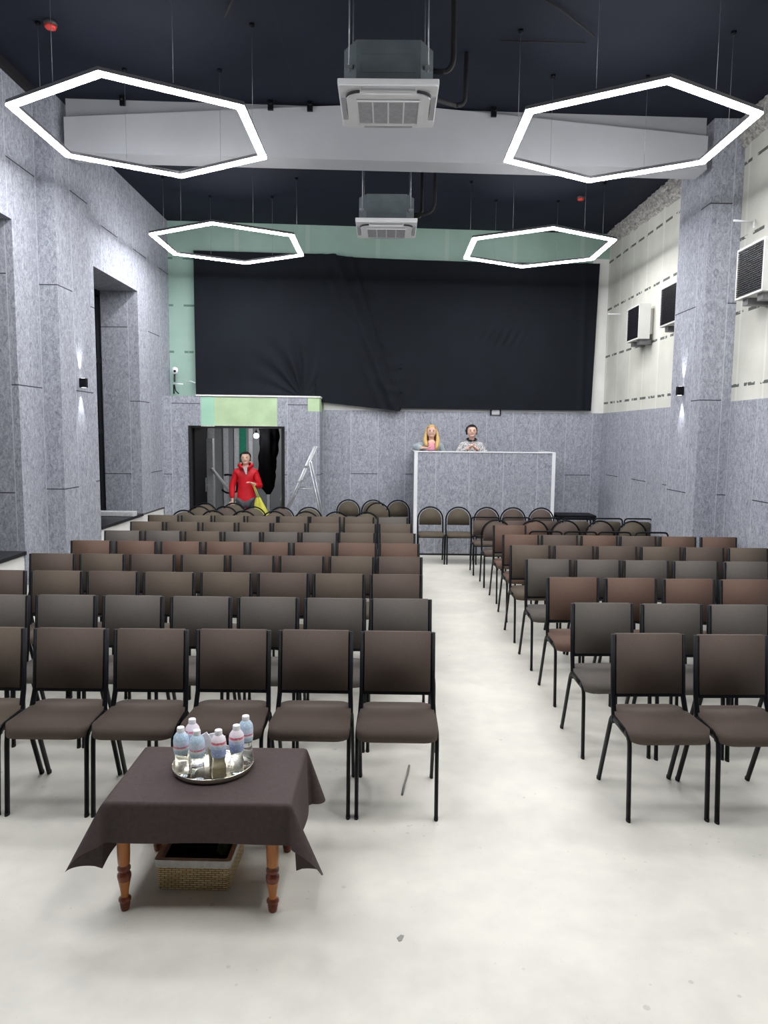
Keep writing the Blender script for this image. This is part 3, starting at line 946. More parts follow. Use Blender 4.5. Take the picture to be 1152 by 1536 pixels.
def make_padded(colour):
    root = empty('padded_chair', (0, 0, 0))
    m = FAB[colour]
    pad(seat_outline(0.405, 0.428, -0.405, 0.015, 0.075), 0.425, 0.487, 'z', 0.015, 'seat', m, root)
    tilt = Matrix.Translation((0, 0, 0.90)) @ Matrix.Rotation(R(-6.5), 4, 'X') @ Matrix.Translation((0, 0, -0.90))
    pad([(-0.184, 0.572), (0.184, 0.572), (0.184, 0.903), (-0.184, 0.903)], -0.030, 0.014, 'y', 0.009, 'backrest', m, root, tilt)
    MB().box((-0.19, -0.028, 0.553), (0.19, 0.010, 0.574), 0.004, M=tilt).build('lower_back_rail', M_BLACK, root)
    for sx in (-1, 1):
        p = tilt @ Vector((sx * 0.197, -0.010, 0.900)); q = tilt @ Vector((sx * 0.198, -0.010, 0.56))
        MB().tube([p, q, (sx * 0.203, -0.085, 0.47), (sx * 0.204, -0.10, 0.425)], 0.0135, 10, 0.018).build('back_post', M_BLACK, root)
        x = sx * 0.2085
        lf = MB().tube([(x, -0.378, 0)] + [(x, -0.352, 0.36)] + bez((x, -0.349, 0.39), (x, -0.344, 0.452), (x, -0.29, 0.452), 4), 0.0105, 10, 0.019).build('leg', M_BLACK, root)
        lr = MB().tube([(x, 0.10, 0), (x, -0.045, 0.385)] + bez((x, -0.055, 0.41), (x, -0.070, 0.452), (x, -0.12, 0.452), 4), 0.0105, 10, 0.019).build('leg', M_BLACK, root)
        MB().tube([(x, -0.29, 0.452), (x, -0.12, 0.452)], 0.0105, 10, 0.019).build('side_rail', M_BLACK, root)
        for f, par in ((-0.378, lf), (0.10, lr)):
            MB().prism([(x + 0.0112 * math.cos(k * PI / 6), f + 0.0198 * math.sin(k * PI / 6)) for k in range(12)], 0, 0.016).build('foot_cap', M_BLACKROUGH, par)
    for y in (-0.31, -0.08):
        MB().tube([(-0.21, y, 0.422), (0.21, y, 0.422)], 0.010, 8).build('cross_brace', M_BLACK, root)
    return root


def make_tube_chair(kind, colour):
    """slim tube chair, back either an arch or a rounded rectangle"""
    root = empty('round_back_chair' if kind == 'arch' else 'square_back_chair', (0, 0, 0))
    m = FAB[colour]
    W = 0.20
    pad(seat_outline(0.37, 0.40, -0.40, 0.0, 0.06), 0.425, 0.47, 'z', 0.018, 'seat', m, root)
    if kind == 'arch':
        top, zc = 0.86, 0.66
        arc = [(W * math.cos(R(a)), 0.0, zc + W * math.sin(R(a))) for a in range(0, 181, 12)]
        rp = W - 0.025
        out = [(rp * math.cos(R(a)), zc + (rp) * math.sin(R(a))) for a in range(0, 181, 12)] + [(-rp, 0.575), (rp, 0.575)]
    else:
        top = 0.80
        c = 0.05
        arc = [(W + 0.005, 0, top - c)] + bez((W + 0.005, 0, top - c), (W + 0.005, 0, top), (W - c, 0, top), 4)[1:] + bez((-W + c, 0, top), (-W - 0.005, 0, top), (-W - 0.005, 0, top - c), 4)
        out = [(-0.175, 0.53), (0.175, 0.53), (0.175, 0.735), (0.15, 0.755), (-0.15, 0.755), (-0.175, 0.735)]
    path = [(arc[0][0], -0.05, 0.43), (arc[0][0], -0.02, 0.56)] + arc + [(arc[-1][0], -0.02, 0.56), (arc[-1][0], -0.05, 0.43)]
    MB().tube(path, 0.0115, 8, up=(0, 1, 0)).build('back_frame', M_BLACK, root)
    pad(out, -0.022, 0.018, 'y', 0.012, 'backrest', m, root)
    if kind != 'arch':
        MB().tube([(-W, -0.02, 0.515), (W, -0.02, 0.515)], 0.009, 8).build('back_rail', M_BLACK, root)
    for sx in (-1, 1):
        x = sx * 0.205
        MB().tube([(x, -0.40, 0)] + [(x, -0.375, 0.36)] + bez((x, -0.372, 0.39), (x, -0.368, 0.44), (x, -0.31, 0.44), 4), 0.0115, 8).build('leg', M_BLACK, root)
        MB().tube([(x, 0.03, 0), (x, -0.05, 0.385)] + bez((x, -0.055, 0.40), (x, -0.065, 0.44), (x, -0.11, 0.44), 4), 0.0115, 8).build('leg', M_BLACK, root)
        MB().tube([(x, -0.31, 0.44), (x, -0.11, 0.44)], 0.0115, 8).build('side_rail', M_BLACK, root)
    MB().tube([(-0.205, -0.33, 0.415), (0.205, -0.33, 0.415)], 0.010, 8).build('cross_brace', M_BLACK, root)
    return root


PROTO = {}


def place(kind, colour, x, y, rz, label, group):
    key = (kind, colour)
    if key not in PROTO:
        o = make_padded(colour) if kind == 'padded' else make_tube_chair(kind, colour)
        PROTO[key] = o
    else:
        o = copy_tree(PROTO[key])
    o.location = (x, y, 0)
    o.rotation_euler = (0, 0, rz)
    tag(o, label, 'chair', group)
    return o


ORD = ['first', 'second', 'third', 'fourth', 'fifth', 'sixth', 'seventh', 'eighth', 'ninth']
DB, TB, GY, RB, OB = 'dark brown', 'taupe brown', 'grey', 'reddish brown', 'olive brown'
left_rows = [
    (4.03, [0.07, -0.39, -0.85, -1.31, -1.76, -2.22], [DB, DB, DB, DB, DB, TB], 0.0),
    (4.85, [0.10, -0.34, -0.79, -1.24, -1.70, -2.15, -2.60], [GY] * 7, 0.0),
    (5.72, [0.08, -0.37, -0.81, -1.26, -1.71, -2.16, -2.60, -3.05], [DB, TB, DB, TB, TB, DB, TB, DB], 0.0),
    (6.55, [0.12, -0.31, -0.76, -1.21, -1.65, -2.11, -2.56, -3.01], [DB, TB, DB, DB, TB, DB, TB, DB], 0.0),
    (7.36, [0.13, -0.30, -0.74, -1.18, -1.63, -2.08, -2.53, -2.99], [RB] * 8, 0.0),
    (8.15, [0.12, -0.33, -0.75, -1.18, -1.61, -2.05, -2.50, -2.95], [TB, TB, GY, GY, GY, TB, GY, GY], 0.0),
    (9.00, [0.11, -0.33, -0.77, -1.20, -1.63, -2.07, -2.52, -2.96], [TB] * 8, 0.0),
    (9.74, [0.08, -0.37, -0.82, -1.24, -1.66, -2.10, -2.54, -2.98], [GY, TB, TB, TB, TB, OB, OB, OB], 0.0)]
for ri, (y, xs, cs, _) in enumerate(left_rows):
    rn = 'front row' if ri == 0 else ORD[ri] + ' row'
    for ci, (x, c) in enumerate(zip(xs, cs)):
        pos = 'at the aisle' if ci == 0 else ORD[ci] + ' from the aisle'
        place('padded', c, x, y + random.uniform(-0.01, 0.01), R(random.uniform(-0.8, 0.8)),
              '%s padded chair, %s of the left block, %s' % (c, rn, pos), 'padded chairs, %s of the left block' % rn)
right_rows = [
    (4.04, [1.465, 1.925], [DB, DB]),
    (4.79, [1.425, 1.88, 2.32], [GY] * 3),
    (5.67, [1.45, 1.90, 2.35, 2.79], [RB] * 4),
    (6.51, [1.44, 1.88, 2.31, 2.75, 3.20], [GY] * 5),
    (7.35, [1.44, 1.88, 2.31, 2.75, 3.18, 3.62], [TB, DB, DB, TB, DB, TB]),
    (8.14, [1.49, 1.92, 2.36, 2.79, 3.23, 3.68], [RB, DB, RB, DB, RB, RB]),
    (9.01, [1.51], [RB])]
for ri, (y, xs, cs) in enumerate(right_rows):
    rn = 'front row' if ri == 0 else ORD[ri] + ' row'
    for ci, (x, c) in enumerate(zip(xs, cs)):
        pos = 'at the aisle' if ci == 0 else ORD[ci] + ' from the aisle'
        place('padded', c, x + 0.01, y - 0.015 * (x - 1.4), R(2.2),
              '%s padded chair, %s of the right block, %s' % (c, rn, pos), 'padded chairs, %s of the right block' % rn)


def tube_row(kind, y, xs, cols, where, group, rz=0.0, start='from the left'):
    what = 'round back chair' if kind == 'arch' else 'square back tube chair'
    for i, x in enumerate(xs):
        place(kind, cols[i % len(cols)], x, y, rz, '%s %s, %s, %s %s' % (cols[i % len(cols)], what, where, ORD[i], start), group)


tube_row('square', 9.22, [2.02, 2.46, 2.89, 3.36], [OB], 'seventh row of right block', 'square back chairs, seventh row right')
tube_row('arch', 9.93, [1.50, 2.01, 2.44, 2.91, 3.35], [DB, RB, DB, DB, OB], 'eighth row of right block', 'round back chairs, eighth row right')
tube_row('square', 10.78, [1.46, 1.92, 2.36, 2.81, 3.28, 3.72], [DB, DB, DB, OB, OB, OB], 'ninth row of right block', 'square back chairs, ninth row right')
tube_row('arch', 11.66, [0.70, 1.15, 1.60, 2.02, 2.47], [OB, OB, DB, DB, DB], 'against the booth front', 'round back chairs along the booth front')
tube_row('arch', 10.75, [-2.99, -2.56, -2.11, -1.66, -1.19, -0.74, -0.30], [OB], 'ninth row of left block', 'round back chairs, ninth row left')
tube_row('arch', 11.38, [-2.93, -2.52, -2.08, -1.64, -1.21], [OB, DB], 'tenth row of left block', 'round back chairs, tenth row left')
tube_row('arch', 11.93, [-2.98, -2.50], [OB], 'in front of the doorway', 'round back chairs by the doorway')
tube_row('arch', 12.78, [-0.67, -0.235, 0.20], [OB], 'back wall left of booth', 'round back chairs against the back wall')
place('arch', OB, -0.15, 12.26, 0, 'olive brown round back chair in front of the three at the back wall', 'round back chairs against the back wall')

# ------------------------------------------------------------------ low table, cloth, basket
TX0, TX1, TY0, TY1, TZ = -1.145, -0.385, 2.87, 3.40, 0.485
t = empty('side_table', ((TX0 + TX1) / 2, (TY0 + TY1) / 2, 0), 0, 'low wooden table with turned orange legs under a brown cloth', 'table')
cx, cy = t.location.x, t.location.y
MB().box((TX0 - cx, TY0 - cy, TZ - 0.025), (TX1 - cx, TY1 - cy, TZ - 0.004), 0.003).build('tabletop', M_WOOD, t)
a = MB()
for q in ((TX0 + .05, TY0 + .03, TX1 - .05, TY0 + .045), (TX0 + .05, TY1 - .045, TX1 - .05, TY1 - .03), (TX0 + .05, TY0 + .03, TX0 + .065, TY1 - .03), (TX1 - .065, TY0 + .03, TX1 - .05, TY1 - .03)):
    a.box((q[0] - cx, q[1] - cy, TZ - 0.085), (q[2] - cx, q[3] - cy, TZ - 0.025))
a.build('apron', M_WOODDARK, t)
prof = [(0.016, 0), (0.018, 0.004), (0.0215, 0.030), (0.016, 0.034), (0.020, 0.038), (0.026, 0.043), (0.026, 0.052), (0.017, 0.060), (0.0155, 0.066), (0.019, 0.095), (0.0255, 0.132), (0.029, 0.148), (0.028, 0.160), (0.018, 0.170), (0.018, 0.173), (0.027, 0.179), (0.027, 0.190), (0.019, 0.198), (0.0245, 0.206), (0.0265, 0.25), (0.0265, 0.315), (0.0275, 0.318), (0.0275, 0.330), (0.026, 0.334), (0.026, 0.46)]


def turned_leg(x, y):
    g = MB().lathe(prof, 18, (x, y, 0))
    for f in g.bm.faces:
        z = f.calc_center_median().z
        f.material_index = 1 if (z < 0.062 or 0.132 < z < 0.2 or 0.314 < z < 0.334) else 0
    g.build('leg', [M_WOOD, M_WOODDARK], t)


for x in (-1.085, -0.462):
    for y in (2.895, 3.34):
        turned_leg(x - cx, y - cy)


def cloth():
    g = MB()
    ox, oy = 0.29, 0.170
    e = 0.006
    x0, x1, y0, y1 = TX0 - e, TX1 + e, TY0 - e, TY1 + e
    z = TZ + 0.003
    step = 0.0125
    us = [-ox + i * (x1 - x0 + 2 * ox) / 90 for i in range(91)]
    vs = [-oy + i * (y1 - y0 + 2 * oy) / 72 for i in range(73)]
    W, D = x1 - x0, y1 - y0

    def P(u, v):
        a = -u if u < 0 else (u - W if u > W else 0)
        b_ = -v if v < 0 else (v - D if v > D else 0)
        bx = min(max(u, 0), W); by = min(max(v, 0), D)
        sx = -1 if u < 0 else 1
        sy = -1 if v < 0 else 1
        if a == 0 and b_ == 0:
            return (x0 + u, y0 + v, z + 0.0008 * noise.noise(Vector((u * 6, v * 6, 0))))
        if a == 0 or b_ == 0:
            h = a + b_
            wob = 0.006 * math.sin((bx * 11 + by * 13)) * h / 0.2
            k_ = 0.03 * h
            # flare near the corners
            if a == 0:
                return (x0 + bx, y0 + by + sy * (k_ + wob + 0.004), z - h)
            return (x0 + bx + sx * (k_ + wob + 0.004), y0 + by, z - h)
        r = math.hypot(a, b_)
        r = min(r, 0.262 + 0.035 * math.sin(2 * math.atan2(b_, a) + 0.6) + 0.12 * max(0, r - 0.29))
        ph = math.atan2(b_, a)                      # 0 = along x side, 90 = along y side
        s_ = math.sin(2 * ph)
        tlt = R(31 if v < 0 else 20) * s_ ** 0.5
        az = R(-12) + ph * 1.22
        hd = math.sin(tlt)
        return (x0 + bx + sx * (r * hd * math.cos(az) + 0.004), y0 + by + sy * (r * hd * math.sin(az) + 0.004), z - r * math.cos(tlt))
    V = [[g.bm.verts.new(P(u, v)) for v in vs] for u in us]
    for i in range(90):
        for j in range(72):
            f = g.bm.faces.new((V[i][j], V[i + 1][j], V[i + 1][j + 1], V[i][j + 1]))
            f.smooth = True
    o = g.build('tablecloth', M_CLOTH)
    return tag(o, 'dark brown cloth draped over the low table', 'tablecloth')


cloth()

bk = empty('wicker_basket', (-0.83, 3.19, 0), R(-1.0), 'rectangular wicker basket with white liner under the table', 'basket')
g = MB()
hw, hd_, hh = 0.163, 0.165, 0.105
def bask(u, v):
    return None
outer = [(-hw, -hd_), (hw, -hd_), (hw, hd_), (-hw, hd_)]
def shell(mb, w0, d0, w1, d1, z0, z1, th, mi=0):
    A = rounded(2 * w0, 2 * d0, 0.015, 3); B = rounded(2 * w1, 2 * d1, 0.015, 3)
    C_ = rounded(2 * (w1 - th), 2 * (d1 - th), 0.010, 3); D_ = rounded(2 * (w0 - th), 2 * (d0 - th), 0.010, 3)
    rs = [[mb.bm.verts.new((p[0], p[1], zz)) for p in Q] for Q, zz in ((A, z0), (B, z1), (C_, z1), (D_, z0 + 0.004))]
    n = len(A)
    for p, q in zip(rs, rs[1:]):
        for i in range(n):
            mb.bm.faces.new((p[i], p[(i + 1) % n], q[(i + 1) % n], q[i])).material_index = mi
    mb.bm.faces.new(rs[0][::-1]); mb.bm.faces.new(rs[3])
    return mb
shell(g, hw - 0.006, hd_ - 0.006, hw, hd_, 0, 0.118, 0.012).build('woven_body', wicker_mat(), bk)
shell(MB(), hw + 0.005, hd_ + 0.005, hw + 0.006, hd_ + 0.006, 0.108, 0.142, 0.022).build('fabric_liner', mat('liner_fabric', (0.58, 0.56, 0.53), 0.9), bk)
def bundle_top(u, v):
    x, y = -0.83 + (u - 0.5) * 0.285, 3.19 + (v - 0.5) * 0.288
    e = min(1, 6 * min(u, 1 - u, v, 1 - v))
    return (x, y, 0.116 + 0.022 * e ** 0.5 + 0.012 * e * noise.noise(Vector((x * 22, y * 22, 1))))
o = MB().grid(bundle_top, 30, 30)
tag(o.build('black_cloth_bundle', mat('black_bundle_cloth', (0.004, 0.004, 0.005), 0.95, spec=0.1)), 'bundled black cloth lying in the wicker basket', 'cloth')
o = MB().ball((-0.722, 3.17, 0.128), (0.034, 0.10, 0.026), seg=14)
for v in o.bm.verts:
    v.co.z += 0.02 * noise.noise(v.co * 30)
tag(o.build('green_cloth_bundle', mat('dark_green_cloth', (0.02, 0.05, 0.015), 0.9)), 'dark green cloth tucked in the right side of the basket', 'cloth')

# ------------------------------------------------------------------ tray, bottles, napkins
TRZ = TZ + 0.006
tr = empty('serving_tray', (-0.775, 3.19, TRZ), 0, 'round steel tray holding the water bottles', 'tray')
MB().lathe([(0.001, 0.0), (0.166, 0.0), (0.174, 0.008), (0.178, 0.024), (0.181, 0.0255), (0.182, 0.022), (0.178, 0.004), (0.170, -0.001), (0.001, -0.002)][::1], 48, cap=False).build('dish', mat('tray_steel', (0.60, 0.57, 0.48), 0.22, 1.0, 0.05, 30), tr)
M_PET = mat('clear_plastic_and_water', (0.96, 0.98, 0.98), 0.05, 0, 0.01, trans=1.0, ior=1.10)
M_CAP = mat('white_cap', (0.85, 0.85, 0.87), 0.4, var=0.03)
LAB1 = label_mat('pale_blue_label', [(0.0, lin((190, 220, 230))), (0.30, lin((240, 243, 247))), (0.42, lin((225, 120, 145))), (0.50, lin((215, 226, 243))), (0.75, lin((185, 212, 232)))])
LAB2 = label_mat('pink_and_blue_label', [(0.0, lin((165, 185, 230))), (0.5, lin((195, 212, 240))), (0.66, lin((240, 222, 230))), (0.74, lin((222, 110, 130))), (0.84, lin((240, 228, 235)))])
bprof = [(0.027, 0.0), (0.031, 0.004), (0.032, 0.03), (0.0305, 0.06), (0.0265, 0.085), (0.029, 0.105), (0.0325, 0.120), (0.033, 0.165), (0.030, 0.182), (0.020, 0.197), (0.0125, 0.203), (0.0125, 0.215)]


def make_bottle(lab):
    o = empty('water_bottle')
    MB().lathe(bprof, 24).build('bottle_body', M_PET, o)
    MB().lathe([(0.0305, 0.108), (0.0332, 0.121), (0.0338, 0.165), (0.0310, 0.183), (0.0215, 0.1975), (0.0142, 0.2045)], 24, cap=False).build('label_wrap', lab, o)
    c_ = MB().lathe([(0.0158, 0.201), (0.0165, 0.204), (0.0165, 0.221), (0.0148, 0.2245)], 18)
    c_.build('cap', M_CAP, o)
    return o


bottles = [(-0.893, 3.095, LAB1, 'bottle with pale blue label, front left on the tray'), (-0.815, 3.065, LAB1, 'bottle with pale blue label, second from left in the tray front'),
           (-0.722, 3.070, LAB2, 'bottle with pink and blue label, middle of the tray front'), (-0.655, 3.125, LAB2, 'bottle with pink and blue label, front right on the tray'),
           (-0.868, 3.19, LAB2, 'bottle with pink label at the tray back left, half hidden'), (-0.635, 3.235, LAB1, 'tall looking water bottle at the tray back right')]
BP = {}
for x, y, lab, lb in bottles:
    key = lab.name
    if key in BP:
        o = copy_tree(BP[key])
    else:
        o = make_bottle(lab); BP[key] = o
    o.location = (x, y, TRZ + 0.001)
    o.rotation_euler = (0, 0, random.uniform(0, 6))
    tag(o, 'small water ' + lb if not lb.startswith('tall') else lb, 'bottle', 'water bottles on the tray')
nh = empty('napkin_holder', (-0.765, 3.185, TRZ + 0.001), 0, 'smoky glass tumbler in the middle of the tray', 'holder')
MB().lathe([(0.024, 0), (0.027, 0.002), (0.032, 0.095), (0.030, 0.095), (0.025, 0.006), (0.001, 0.005)], 20, cap=False).build('tumbler', mat('smoky_glass', (0.50, 0.44, 0.30), 0.1, 0.2, trans=0.6), nh)
g = MB()
for i, a in enumerate((-25, -5, 18)):
    M_ = Matrix.Translation((-0.765, 3.185 + i * 0.006, TRZ + 0.055)) @ Matrix.Rotation(R(a - 6), 4, 'Y') @ Matrix.Rotation(R(12 * i), 4, 'Z')
    g.box((-0.026, -0.003, -0.01), (0.026, 0.003, 0.115 - 0.012 * i), 0.001, M=M_)
tag(g.build('paper_napkins', mat('white_paper', (0.85, 0.86, 0.88), 0.8)), 'folded white paper napkins standing in the tumbler', 'napkins')

# ------------------------------------------------------------------ floor bits
tag(MB().tube([(0.153, 4.26, 0.006), (0.14, 4.15, 0.006), (0.118, 4.02, 0.006), (0.103, 3.90, 0.006)], 0.006, 6, 0.009).build('floor_mark', mat('grey_mark', (0.22, 0.22, 0.21), 0.7)), 'short grey floor stain under the aisle chair, modelled as a strip', 'scrap')  # dark stain on the floor, modelled as a thin raised strip
tag(MB().prism([(0.058, 2.735), (0.075, 2.755), (0.088, 2.75), (0.078, 2.72), (0.066, 2.715)], 0.0, 0.002).build('paper_chip', mat('grey_chip', (0.28, 0.28, 0.26), 0.8)), 'tiny grey chip lying on the pale floor right of the table', 'scrap')

# black case / low table right of the booth
o = empty('black_folding_table', (3.22, 12.42, 0), 0, 'low black table behind the chairs right of the booth', 'table')
MB().box((-0.36, -0.12, 0.60), (0.32, 0.35, 0.68), 0.01).build('tabletop', M_BLACK, o)
for x in (-0.32, 0.28):
    for y in (-0.08, 0.30):
        MB().tube([(x, y, 0), (x, y, 0.61)], 0.014, 8).build('leg', M_BLACK, o)

# white roll lying on the far window sill
o = MB().box((XL - 0.52, 10.72, NZ0 + 0.012), (XL + 0.03, 10.86, NZ0 + 0.085), 0.012)
tag(o.build('wrapped_profile', mat('clear_wrapped_plastic', (0.62, 0.63, 0.65), 0.3)), 'pale plastic wrapped strip lying on the far window sill', 'strip')

# ------------------------------------------------------------------ step ladders
def ladder(name, ox, oy, top_z, lf, rf, hinge, label, w=0.38, group=None):
    o = empty(name, (ox, oy, 0), 0, label, 'ladder', group)
    for s in (-1, 1):
        MB().tube([(lf, s * w / 2, 0), (hinge[0] + (hinge[0] - lf) * (top_z - hinge[1]) / hinge[1], s * w / 2 * 0.9, top_z)], 0.012, 8, 0.019, up=(0, 1, 0)).build('climbing_rail', M_ALU, o)
        MB().tube([(rf, s * w / 2, 0), (hinge[0] + 0.02, s * w / 2 * 0.9, hinge[1])], 0.010, 8, 0.014, up=(0, 1, 0)).build('support_rail', M_ALU, o)
        zz = hinge[1] * 0.72
        MB().tube([(lf + (hinge[0] - lf) * 0.72, s * w / 2 * 0.93, zz), (rf + (hinge[0] + 0.02 - rf) * 0.72, s * w / 2 * 0.93, zz)], 0.009, 6).build('spreader', M_ALU, o)
    n = 6
    for i in range(1, n + 1):
        z = hinge[1] * i / (n + 0.3)
        x = lf + (hinge[0] - lf) * z / hinge[1]
        MB().box((x - 0.025, -w / 2, z - 0.012), (x + 0.025, w / 2, z + 0.012), 0.003).build('step', M_ALU, o)
    return o


ladder('step_ladder', -1.55, 12.02, 1.80, -0.42, 0.62, (0.27, 1.55), 'aluminium step ladder standing open beside the doorway')
ladder('step_ladder', -1.98, 14.6, 1.15, -0.30, 0.28, (0.0, 1.1), 'step ladder standing inside the corridor behind the doorway')

# ------------------------------------------------------------------ corridor contents
o = empty('work_light', (-2.395, 13.45, 1.99), 0, 'bare glowing bulb hanging inside the doorway', 'lamp')
MB().ball((0, 0, -0.035), 0.045, seg=16).build('bulb', mat('bulb_glow', (1, 1, 1), 0.3, emit=(1, 1, 1), estr=60), o)
MB().tube([(0, 0, 0.0), (0, 0, 0.42)], 0.006, 6).build('flex', M_BLACK, o)
MB().lathe([(0.02, 0), (0.02, 0.05), (0.01, 0.06)], 10).build('socket', M_BLACK, o)
def bundle(u, v):
    a = 2 * PI * u
    z = 0.86 + 1.34 * v
    r = 0.115 + 0.055 * min(1, v * 2.2) ** 0.8 + 0.02 * noise.noise(Vector((math.cos(a) * 2, math.sin(a) * 2, z * 3)))
    r *= (1 + 0.10 * math.sin(7 * a + z * 3) + 0.06 * math.sin(23 * z + 3 * a)) * min(1, 0.3 + 6 * v)
    return (-2.225 + r * 0.98 * math.cos(a) + 0.02 * math.sin(z * 4), 13.75 + r * 0.7 * math.sin(a), z)
tag(MB().grid(bundle, 48, 60).build('hanging_cloth', mat('black_bundle_cloth', (0.004, 0.004, 0.005), 0.95, spec=0.1)), 'black bundled cloth hanging inside the doorway beside the bulb', 'cloth')
o = empty('tool_stand', (-3.38, 14.2, 0), 0, 'grey post with tilted pale panel and black cable loop inside the doorway', 'stand')
MB().box((-0.14, -0.05, 0), (0.02, 0.05, 1.9), 0.004).build('post', mat('grey_post', (0.40, 0.41, 0.43), 0.6), o)
MB().tube([(0.0, -0.08, 1.32), (0.34, -0.14, 0.92)], 0.03, 8, 0.05).build('tilted_panel', M_OFFWHITE, o)
MB().tube(bez((0.25, -0.12, 1.2), (0.55, -0.1, 1.25), (0.48, -0.1, 0.88), 8) + bez((0.48, -0.1, 0.88), (0.30, -0.1, 0.80), (0.2, -0.12, 0.92), 5)[1:], 0.02, 8).build('cable_loop', M_BLACK, o)
o = empty('red_tool_cart', (-2.98, 14.4, 0), 0, 'red tube framed cart on the corridor floor behind the man', 'cart')
MB().tube([(-0.25, 0, 0.30), (-0.2, 0, 0.52), (0.22, 0, 0.52), (0.27, 0, 0.30), (-0.25, 0, 0.30)], 0.02, 8).tube([(-0.2, 0.3, 0.52), (0.22, 0.3, 0.52)], 0.02, 8).tube([(-0.2, 0, 0.52), (-0.2, 0.3, 0.52)], 0.02, 8).build('frame', mat('red_tube', (0.45, 0.01, 0.02), 0.4), o)
MB().box((-0.3, 0, 0.18), (0.3, 0.32, 0.34), 0.02).build('motor_box', M_BLACK, o)
for s in (-1, 1):
    MB().lathe([(0.09, -0.02), (0.10, 0), (0.09, 0.02)], 18).build('wheel', M_BLACKROUGH, o).matrix_local = Matrix.Translation((s * 0.25, -0.02, 0.10)) @ Matrix.Rotation(PI / 2, 4, 'X')
for s in (-1, 1):
    MB().tube([(s * 0.25, 0.15, 0.1), (s * 0.25, 0.15, 0.2)], 0.015, 6).build('strut', M_BLACK, o)

# ------------------------------------------------------------------ people
def skin_mesh(name, verts, edges, m, parent=None, sub=2, root=0):
    me = bpy.data.meshes.new(name)
    me.from_pydata([v[:3] for v in verts], edges, [])
    o = bpy.data.objects.new(name, me)
    COL.objects.link(o)
    md = o.modifiers.new('skin', 'SKIN')
    md.use_smooth_shade = True
    for i, v in enumerate(verts):
        sv = me.skin_vertices[0].data[i]
        sv.radius = (v[3], v[4] if len(v) > 4 else v[3])
        sv.use_root = (i == root)
    s = o.modifiers.new('sub', 'SUBSURF'); s.levels = sub; s.render_levels = sub
    dg = bpy.context.evaluated_depsgraph_get()
    dg.update()
    me2 = bpy.data.meshes.new_from_object(o.evaluated_get(dg))
    bpy.data.objects.remove(o)
    bpy.data.meshes.remove(me)
    bm = bmesh.new()
    bm.from_mesh(me2)
    bpy.data.meshes.remove(me2)
    mb = MB()
    mb.bm.free()
    mb.bm = bm
    for f in bm.faces:
        f.smooth = True
    return mb


def chain(V, E, start, pts):
    """append pts as a chain from vertex index start (None = new); returns last index"""
    prev = start
    for p in pts:
        V.append(p)
        if prev is not None:
            E.append((prev, len(V) - 1))
        prev = len(V) - 1
    return prev


def hand(V, E, wrist, d, side, r=0.0085):
    """palm and five fingers from wrist index along direction d"""
    w = Vector(V[wrist][:3]); d = Vector(d).normalized()
    up = Vector((0, 0, 1)) if abs(d.z) < 0.8 else Vector((0, -1, 0))
    s = d.cross(up).normalized() * side
    n = d.cross(s).normalized()
    p = w + d * 0.055
    V.append((*p, 0.030, 0.018)); pi = len(V) - 1; E.append((wrist, pi))
    for k, (o_, ln) in enumerate(((-0.030, 0.060), (-0.010, 0.072), (0.011, 0.068), (0.030, 0.052))):
        a = p + d * 0.032 + s * o_
        b_ = a + d * ln * 0.55 + n * 0.008
        c_ = b_ + d * ln * 0.35 + n * 0.022
        chain(V, E, pi, [(*a, r), (*b_, r), (*c_, r * 0.8)])
    a = w + d * 0.03 - s * 0.035
    b_ = a + d * 0.035 - s * 0.02 + n * 0.01
    chain(V, E, pi, [(*a, r * 1.15), (*b_, r)])


